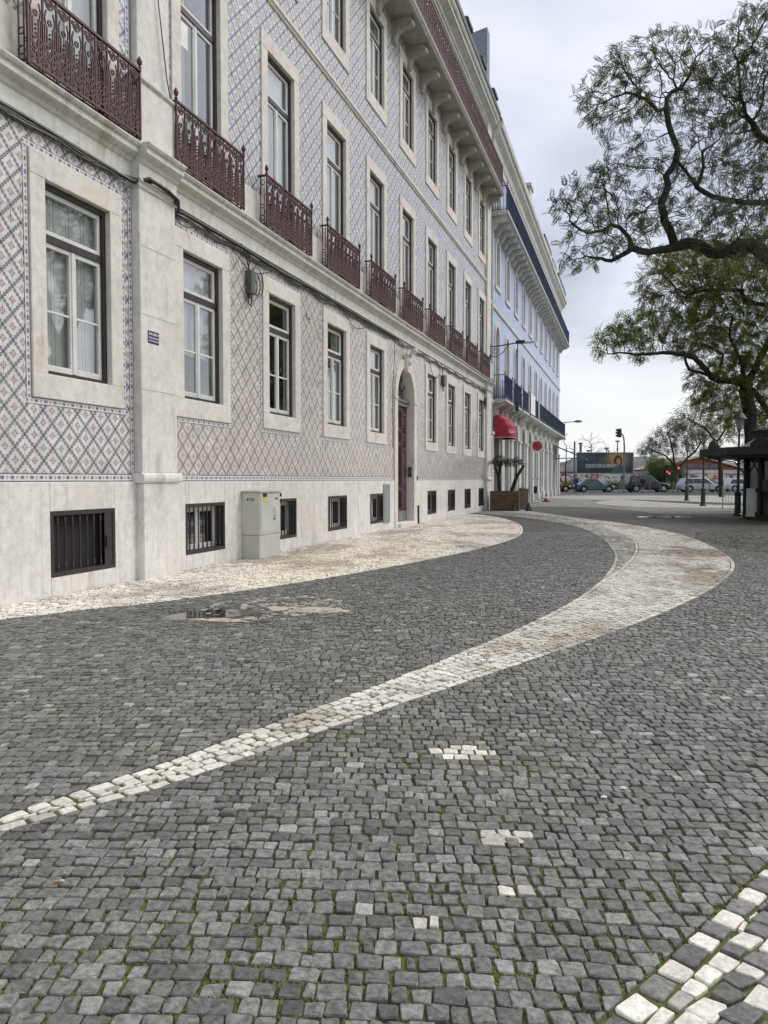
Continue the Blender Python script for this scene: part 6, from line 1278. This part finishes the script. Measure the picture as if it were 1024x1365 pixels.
def colonize(limbs, attr, step, infl, kill, iters, wob=.25, seed=1):
    """limbs: list of (points, r0, r1); first point of later limbs snaps to nearest node. returns nodes, parents, min radii"""
    rr = random.Random(seed); N_ = []; Pp = []; Rm = []
    for pts, r0, r1 in limbs:
        pts = [Vector(p) for p in pts]; par = -1
        if N_: par = min(range(len(N_)), key=lambda i: (N_[i] - pts[0]).length_squared)
        L_ = sum((b - a).length for a, b in zip(pts, pts[1:])) or 1; acc = 0
        if par < 0: N_.append(pts[0]); Pp.append(-1); Rm.append(r0); par = 0
        for a, b in zip(pts, pts[1:]):
            l = (b - a).length; n = max(1, int(l / step))
            for k in range(1, n + 1):
                p = a + (b - a) * k / n + Vector((rr.gauss(0, 1), rr.gauss(0, 1), rr.gauss(0, 1))) * step * .06; N_.append(p); Pp.append(par); par = len(N_) - 1; Rm.append(r0 + (r1 - r0) * (acc + l * k / n) / L_)
            acc += l
    A = [Vector(a) for a in attr]; near_i = [None] * len(A)
    kd_ = kdtree.KDTree(len(N_)); [kd_.insert(p, i) for i, p in enumerate(N_)]; kd_.balance(); best = []
    for a in A: co, i, d_ = kd_.find(a); best.append([i, d_])
    alive = list(range(len(A)))
    for it in range(iters):
        pull = {}
        for ai in alive:
            i, d_ = best[ai]
            if d_ < infl: pull.setdefault(i, Vector((0, 0, 0))); pull[i] += (A[ai] - N_[i]).normalized()
        if not pull: break
        new = []
        for i, v in pull.items():
            v = v + Vector((rr.gauss(0, 1), rr.gauss(0, 1), rr.gauss(0, 1))) * wob * v.length
            if v.length < 1e-6: continue
            p = N_[i] + v.normalized() * step
            N_.append(p); Pp.append(i); Rm.append(0); new.append(len(N_) - 1)
        k2 = kdtree.KDTree(len(new)); [k2.insert(N_[i], i) for i in new]; k2.balance(); nxt = []
        for ai in alive:
            co, i, d_ = k2.find(A[ai])
            if d_ < best[ai][1]: best[ai] = [i, d_]
            if best[ai][1] > kill: nxt.append(ai)
        alive = nxt
        if not alive: break
    return N_, Pp, Rm
def tree_mesh(N_, Pp, Rm, tip=.006, ex=2.25):
    n = len(N_); ch = [[] for _ in range(n)]
    for i, p in enumerate(Pp):
        if p >= 0: ch[p].append(i)
    r = [0.] * n
    order_ = []; stack = [i for i in range(n) if Pp[i] < 0]
    while stack: i = stack.pop(); order_.append(i); stack += ch[i]
    for i in reversed(order_):
        r[i] = max(Rm[i], (sum(r[c] ** ex for c in ch[i])) ** (1 / ex) if ch[i] else tip, tip)
    mb = MB(); done = set()
    starts = [i for i in range(n) if Pp[i] < 0]
    while starts:
        s = starts.pop(); chain = [Pp[s], s] if Pp[s] >= 0 else [s]; cur = s
        while ch[cur]:
            b = max(ch[cur], key=lambda c: r[c]); starts += [c for c in ch[cur] if c != b]; chain.append(b); cur = b
        if len(chain) < 2: continue
        rr_ = [r[c] for c in chain]; rr_[0] = min(rr_[0], rr_[1] * 1.25); mx = max(rr_); mb.tube([N_[c] for c in chain], rr_, 8 if mx > .08 else 5 if mx > .025 else 3, caps=mx > .03)
    return mb, r, ch
def fronds(pts, dirs, size, nl, mat, rs, droop=.5):
    """feathery compound leaves: paired leaflets along a short stalk"""
    T_ = []; 
    for k in range(nl):
        t_ = (k + 1) / nl; w_ = .36 * (1 - abs(t_ - .5) * .9)
        for sd in (-1, 1):
            b0 = np.array([t_, 0, 0]); e = np.array([t_ + .10, sd * w_, -.04]); p = np.array([.105, 0, .0])
            T_.append([b0 - p * .5, b0 + p * .5 + np.array([.05, sd * w_ * .5, 0]), e, b0 - p * .4 + np.array([.04, sd * w_ * .6, 0])])
    T_ = np.array(T_); m = len(T_); n = len(pts); T_[..., 2] -= droop * T_[..., 0] ** 2 * .5
    d_ = np.array(dirs, float); d_ /= np.linalg.norm(d_, axis=1)[:, None] + 1e-9; up = rs.normal(0, .45, (n, 3)) + np.array([0, 0, 1.]); y_ = np.cross(up, d_); y_ /= np.linalg.norm(y_, axis=1)[:, None] + 1e-9; z_ = np.cross(d_, y_); sc = size * rs.uniform(.65, 1.25, n)
    Mx = np.stack([d_, y_, z_], 2) * sc[:, None, None]; V = np.einsum('nij,mkj->nmki', Mx, T_) + np.array(pts)[:, None, None, :]
    return fast_mesh('crown', V.reshape(-1, 3), [np.arange(n * m * 4).reshape(-1, 4)], mat)
def ell_pts(c, rad, n, rs, shell=.45):
    u = rs.normal(0, 1, (n, 3)); u /= np.linalg.norm(u, axis=1)[:, None]; r_ = (shell ** 3 + (1 - shell ** 3) * rs.random(n)) ** (1 / 3); return np.array(c) + u * r_[:, None] * np.array(rad)
def tree(name, label, base, limbs, pads, step, infl, kill, iters, leaf, size, nl, per, seed, tip=.006, ratio=1., group=None, cat='tree', wob=.25):
    rs = np.random.default_rng(seed); A = np.concatenate([ell_pts(c, rad, n, rs) for c, rad, n in pads]); N_, Pp, Rm = colonize(limbs, A, step, infl, kill, iters, wob, seed); mb, r, ch = tree_mesh(N_, Pp, Rm, tip)
    t = thing(name, label, cat, tuple(base), 0, group); off = Vector(base); mb.v = [tuple(Vector(p) - off) for p in mb.v]; P('trunk', mb, M_bark, t, smooth=True)
    if leaf:
        pts = []; dirs = []
        for i in range(len(N_)):
            if r[i] < tip * 2.2 and Pp[i] >= 0 and (not ch[i] or rs.random() < .5):
                dv = np.array(N_[i] - N_[Pp[i]])
                for k in range(per):
                    if rs.random() < ratio: pts.append(np.array(N_[i]) + rs.normal(0, step * .25, 3)); dirs.append(dv / (np.linalg.norm(dv) + 1e-9) + rs.normal(0, .75, 3))
        me = fronds(np.array(pts) - np.array(base), dirs, size, nl, leaf, rs); link('crown', me, t)
        print(label[:30], 'nodes', len(N_), 'fronds', len(pts))
    else: print(label[:30], 'nodes', len(N_))
    return t
# --- near tree: its trunk stands right of the frame
def A_(zx, zy, d_): return pdep(730 + zx / 3.41, zy / 3.41, d_)
dA = 17.0; bA = np.array(FP(SPX(1180, 18.2), 18.2, 0))
fork = pdep(1120, 420, 18.0)
limbsA = [([bA, bA + np.array([.05, 0, 1.2]), bA + np.array([-.1, .05, 2.4]), fork], .34, .24),
    ([fork, A_(1130, 1230, 17.7), A_(1003, 1165, 17.4), A_(940, 1120, 17.2), A_(880, 1112, 17.1), A_(800, 1150, 17), A_(740, 1150, 17), A_(690, 1112, 17), A_(640, 1105, 16.9), A_(580, 1122, 16.9), A_(460, 1145, 16.7), A_(380, 1130, 16.6), A_(340, 1160, 16.5), A_(290, 1185, 16.4), A_(200, 1170, 16.3)], .235, .028),
    ([A_(580, 1115, 16.9), A_(560, 1050, 16.8), A_(530, 1000, 16.7), A_(520, 920, 16.7), A_(550, 840, 16.7), A_(540, 800, 16.6), A_(580, 740, 16.6), A_(590, 680, 16.6), A_(570, 620, 16.5), A_(550, 560, 16.5), A_(540, 490, 16.5)], .095, .045),
    ([A_(540, 490, 16.5), A_(500, 505, 16.4), A_(450, 450, 16.4), A_(380, 425, 16.3)], .035, .015), ([A_(540, 490, 16.5), A_(540, 450, 16.6), A_(560, 420, 16.7), A_(610, 400, 16.8)], .04, .015),
    ([A_(380, 1130, 16.6), A_(370, 1080, 16.4), A_(330, 1030, 16.2), A_(290, 1020, 16.1), A_(250, 1050, 16), A_(190, 1060, 15.9), A_(140, 1040, 15.8), A_(100, 1000, 15.8)], .055, .018),
    ([fork, A_(1200, 1000, 18.3), A_(1003, 920, 18), A_(900, 920, 17.8), A_(800, 905, 17.7), A_(740, 890, 17.6), A_(680, 850, 17.5), A_(630, 780, 17.3), A_(600, 745, 17.1)], .11, .03), ([A_(680, 850, 17.5), A_(710, 760, 17.6), A_(705, 690, 17.7), A_(760, 650, 17.8)], .045, .02),
    ([fork, A_(1250, 800, 18.5), A_(1100, 680, 18.2), A_(1003, 640, 18), A_(950, 610, 17.9), A_(930, 560, 17.8), A_(900, 520, 17.7)], .10, .03), ([fork, pdep(1200, 250, 18.5), pdep(1180, 120, 18.2)], .14, .05), ([fork, pdep(1280, 300, 19.5), pdep(1380, 200, 20)], .14, .05)]
padA = []
for px_, py_, dd, ra, n in ((815, 125, 16.3, .75, 150), (850, 85, 16.6, .7, 130), (890, 65, 16.9, .6, 110), (930, 70, 17.1, .6, 110), (835, 170, 16.2, .6, 90), (795, 150, 16.2, .35, 40), (790, 260, 16.1, .7, 130), (765, 275, 15.9, .45, 70), (830, 235, 16.4, .65, 120), (870, 205, 16.6, .6, 120), (790, 320, 16, .6, 100), (830, 310, 16.6, .6, 100), (865, 280, 16.9, .6, 90), (770, 345, 16.2, .4, 40), (905, 120, 17, .75, 130), (945, 140, 17.3, .8, 150), (980, 90, 17.6, .8, 230), (1010, 45, 17.9, .8, 240), (1000, 150, 17.9, .8, 230), (940, 200, 17.4, .7, 90), (985, 215, 17.8, .7, 100), (900, 255, 17.2, .5, 60), (945, 300, 16.6, .7, 120), (990, 300, 17.2, .8, 200), (1020, 250, 17.8, .8, 220), (960, 120, 18.6, .9, 150), (1015, 200, 18.8, 1., 160), (970, 260, 18.4, .8, 120), (1000, 330, 16.4, .5, 80), (915, 290, 16.4, .45, 60),
        (1080, 60, 18, 1.2, 110), (1090, 200, 18.5, 1.2, 110), (1180, 100, 18, 1.4, 110), (1270, 180, 19, 1.5, 100), (1330, 120, 20, 1.5, 90), (1150, 20, 18, 1.2, 80), (1250, 60, 19, 1.2, 60)):
    padA.append((pdep(px_, py_, dd), (ra * 1.15, ra * 1.2, ra * .8), int(n * 1.25)))
tree('street_tree', 'near street tree reaching in from the right with twisted bare limbs', bA, limbsA, padA, .11, 1.3, .16, 90, M_leafA, .18, 7, 3, 11, .0055, .82, 'street trees along the right side')
# --- second tree
def B_(zx, zy, d_): return pdep(850 + zx / 5.057, 330 + zy / 5.057, d_)
bB = np.array(FP(SPX(1006, 32), 32, 0)); fB = B_(735, 925, 32)
limbsB = [([bB, B_(765, 1250, 32), B_(758, 1100, 32), B_(722, 965, 32), fB], .30, .22), ([fB, B_(650, 900, 31.6), B_(560, 895, 31.3), B_(500, 870, 31), B_(440, 800, 30.8), B_(380, 742, 30.6), B_(330, 725, 30.5), B_(200, 708, 30.2), B_(100, 715, 30), B_(0, 722, 29.8), B_(-120, 710, 29.6), B_(-200, 720, 29.5)], .16, .025),
    ([B_(500, 870, 31), B_(440, 850, 30.9), B_(350, 820, 30.8), B_(325, 770, 30.7), B_(320, 725, 30.6)], .07, .05), ([fB, B_(690, 750, 32), B_(620, 600, 31.5), B_(640, 450, 31)], .10, .04), ([fB, B_(800, 990, 32.5), B_(880, 1100, 33)], .12, .12), ([fB, B_(850, 700, 32.5), B_(960, 480, 33), B_(880, 390, 32), B_(730, 370, 31.5), B_(700, 290, 31), B_(620, 280, 30.8), B_(500, 285, 30.5), B_(420, 290, 30.2), B_(340, 320, 30)], .12, .04), ([B_(540, 870, 31.2), B_(580, 720, 31), B_(430, 650, 30.6)], .05, .03), ([B_(960, 480, 33), pdep(1090, 330, 33)], .1, .05)]
padB = []
for px_, py_, dd, ra, n in ((820, 455, 29.6, .8, 100), (850, 440, 29.8, .9, 130), (885, 430, 30.3, 1.0, 160), (880, 380, 30, .9, 140), (910, 360, 30.5, 1.0, 160), (880, 345, 30, .6, 60), (940, 350, 31, 1.2, 170), (925, 405, 30.8, 1.1, 190), (960, 395, 31.5, 1.2, 210), (1000, 370, 32, 1.4, 220), (930, 450, 31, 1.0, 170), (970, 450, 31.5, 1.2, 210), (1010, 430, 32, 1.4, 230), (950, 500, 31.5, .9, 140), (990, 500, 32, 1.2, 200), (1020, 490, 32.5, 1.2, 180), (965, 545, 32, .8, 110), (1000, 560, 33, .9, 110), (1030, 545, 33, 1.1, 110), (940, 530, 31.5, .6, 60), (855, 470, 29.7, .5, 40), (1080, 400, 33, 2, 160), (1090, 320, 33, 2, 140), (1060, 520, 34, 1.6, 110), (985, 345, 30.5, 1.1, 150), (1015, 335, 31, 1.2, 150), (950, 375, 29.8, .9, 110), (1010, 600, 34, .9, 60)):
    padB.append((pdep(px_, py_, dd), (ra * 1.2, ra * 1.3, ra * .8), int(n * 1.1)))
tree('street_tree', 'second street tree behind the kiosk with dense green crown', bB, limbsB, padB, .17, 1.8, .25, 70, M_leafB, .33, 6, 5, 23, .008, .95, 'street trees along the right side')
# --- third tree in the row (mid distance) and the tree across the road
def far_tree(name, label, px_, dpt, forks, pads, step, leaf, size, per, seed, r0, tip, group, nl=3, ratio=1., kill=None, infl=None):
    b = np.array(FP(SPX(px_, dpt), dpt, 0)); lm = []
    for k, (pts, ra, rb) in enumerate(forks): lm.append(([b] if k == 0 else []) and ([b] + [pdep(x, y, dpt + q) for x, y, q in pts], ra, rb) or ([pdep(x, y, dpt + q) for x, y, q in pts], ra, rb))
    pd = [(pdep(x, y, dpt + q), (ra * 1.2, ra * 1.2, ra * .75), n) for x, y, q, ra, n in pads]
    return tree(name, label, b, lm, pd, step, infl or step * 12, kill or step * 1.5, 60, leaf, size, nl, per, seed, tip, ratio, group)
far_tree('street_tree', 'leafy tree leaning over the silver car across the road', 913, 86, [([(909, 640, 0), (904, 628, 0), (899, 620, 0)], .22, .18), ([(899, 620, 0), (888, 608, 0), (876, 603, -.3), (866, 598, -.5)], .11, .04), ([(899, 620, 0), (898, 606, 0), (895, 592, 0), (892, 580, 0)], .11, .04), ([(903, 626, 0), (915, 612, .3), (928, 600, .4), (935, 590, .5)], .10, .04)],
    [(868, 596, -.5, 1.1, 110), (880, 585, 0, 1.2, 120), (895, 572, 0, 1.3, 130), (910, 580, .5, 1.4, 140), (860, 600, -1, .8, 70), (900, 595, .5, 1.2, 100), (925, 585, .5, 1.4, 130), (940, 575, 1, 1.5, 130), (915, 565, 0, 1.3, 110), (935, 598, .6, 1.1, 90), (880, 600, .5, .9, 70)], .26, M_leafC, .55, 7, 31, .2, .014, 'street trees along the right side')
far_tree('street_tree', 'paler tree between the second street tree and the middle lamp post', 962, 60, [([(960, 610, 0), (955, 590, 0)], .2, .15), ([(955, 590, 0), (940, 570, 0), (920, 560, 0)], .09, .04), ([(955, 590, 0), (968, 570, 0), (975, 555, 0)], .09, .04)], [(920, 555, 0, 1.0, 110), (935, 545, 0, 1.2, 130), (905, 562, 0, .7, 60), (955, 535, 0, 1.3, 140), (975, 545, 0, 1.3, 130), (940, 575, 0, 1.0, 90), (965, 580, 0, 1.1, 100), (990, 570, 0, 1.3, 100)], .22, M_leafA, .45, 4, 37, .2, .011, 'street trees along the right side')
for px_, dpt, h, lb, sd in ((787, 118, 8.5, 'bare winter tree behind the left half of the billboard', 41), (812, 122, 6.8, 'smaller bare winter tree behind the right half of the billboard', 43), (754, 95, 7.2, 'bare sapling beside the corner of the blue building', 47)):
    b = np.array(FP(SPX(px_, dpt), dpt, 0)); w_ = 2.6 if sd != 47 else .8; tree('bare_tree', lb, b, [([b, b + np.array([0, 0, h * .4])], .12, .07), ([b + np.array([0, 0, h * .4]), b + np.array([.1, 0, h * .75])], .06, .03)], [(b + np.array([0, 0, h * .72]), (w_, w_, h * .32), 260 if sd != 47 else 90)], .3, 4, .45, 40, None, 0, 0, 0, sd, .013, group='bare winter trees behind the billboard')
def bush(name, label, s, dpt, w_, h, leaf, n, size, seed, cat='shrub', group=None, lift=0., dep_w=None):
    rs = np.random.default_rng(seed); t = thing(name, label, cat, FP(s, dpt, 0), ANG, group); m = MB(); pts = []; dw = dep_w or w_
    k = max(3, int(w_ * 3))
    for i in range(k):
        c = np.array([rs.uniform(-w_ * .7, w_ * .7), rs.uniform(-dw * .5, dw * .5), h * rs.uniform(.35, .75)]); pts.append(ell_pts(c, (w_ * .42 if w_ < 3 else 1.0, dw * .45, h * .34), n // k, rs, .5)); m.tube([(c[0] * .2, c[1] * .2, 0), tuple(c * np.array([.6, .6, .6])), tuple(c)], [.06, .04, .015], 5)
    P('stems', m, M_bark, t); p = np.concatenate(pts); p[:, 2] = np.clip(p[:, 2], .05, None); link('foliage', fronds(p, rs.normal(0, 1, (len(p), 3)), size, 3, leaf, rs), t)
bush('round_tree', 'bright green round bushy tree right of the billboard', SPX(882, 97), 97, 2.9, 4.5, M_leafG, 4200, .5, 51, 'tree'); bush('pale_shrub', 'pale flowering shrub between the billboard and the green tree', SPX(856, 95), 95, .8, 2.6, leafmat('pale_blossom', (.45, .45, .40), (.6, .6, .55)), 350, .3, 53)
for px_, w_, lb in ((762, 3.6, 'low clipped hedge left of the teal saloon car'), (823, 2.2, 'low clipped hedge between the teal car and the navy car'), (897, 1.6, 'low clipped hedge left of the silver estate car'), (972, 3.5, 'low clipped hedge right of the silver estate car')): bush('hedge', lb, SPX(px_, 94), 94, w_, 1.2, M_leafG, int(500 * w_), .28, int(px_), 'hedge', 'low hedges behind the cars', dep_w=.9)
# olive trees in the planter
for k, (dx, top, lb) in enumerate(((-.28, (-.25, .05, 2.05), 'small olive tree on the left in the wooden planter'), (.22, (.75, .05, 1.95), 'leaning olive tree on the right in the wooden planter'))):
    b = np.array([PXY[0] + dx, PXY[1], .78]); tp = np.array([PXY[0] + top[0], PXY[1] + top[1], top[2]]); md = (b + tp) / 2 + np.array([-.06, 0, .02])
    pads = [(tp + np.array([ox, oy, oz]), (.3, .3, .16), 70) for ox, oy, oz in ((-.25, 0, .05), (.15, .1, .1), (-.05, -.15, .2))] if k == 0 else [(tp + np.array([-.55, 0, .12]), (.28, .28, .16), 70), (tp + np.array([-.25, .1, .2]), (.25, .25, .14), 50)]
    tree('olive_tree', lb, b, [([b, md, tp], .085, .055), ([md, tp + np.array([-.3, 0, .0])], .05, .03)], pads, .06, .8, .09, 40, M_leafO, .10, 4, 12, 61 + k, .006, 1., 'olive trees in the planter')

# ------------------------------------------------------------------ litter on the paving
p = pgnd(79, 1177); t = thing('cigarette_butt', 'tan cigarette butt lying on the dark paving at lower left', 'litter', (p[0], p[1], .003), R(25)); P('filter', MB().tube([(-.016, 0, .004), (.004, 0, .004)], .004, 6), simple('tan_filter', (.55, .30, .12), .8), t); P('paper', MB().tube([(.0045, 0, .004), (.016, 0, .004)], .0037, 6), M_white, t)
for k, (x, y, lb) in enumerate(((805, 1064, 'tiny white paper scrap right of the white stone patch'), (831, 1052, 'tiny white paper scrap furthest right on the dark paving'))):
    p = pgnd(x, y); P0_ = tag(P('paper_scrap', MB().add([(-.013, -.008, .002), (.012, -.010, .004), (.014, .007, .002), (0, .011, .006), (-.011, .008, .003), (0, 0, .007), (0, 0, .001)], [(0, 1, 5), (1, 2, 5), (2, 3, 5), (3, 4, 5), (4, 0, 5), (1, 0, 6), (2, 1, 6), (3, 2, 6), (4, 3, 6), (0, 4, 6)]), M_white, None, (p[0], p[1], .003)), lb, 'litter', 'paper scraps on the paving')
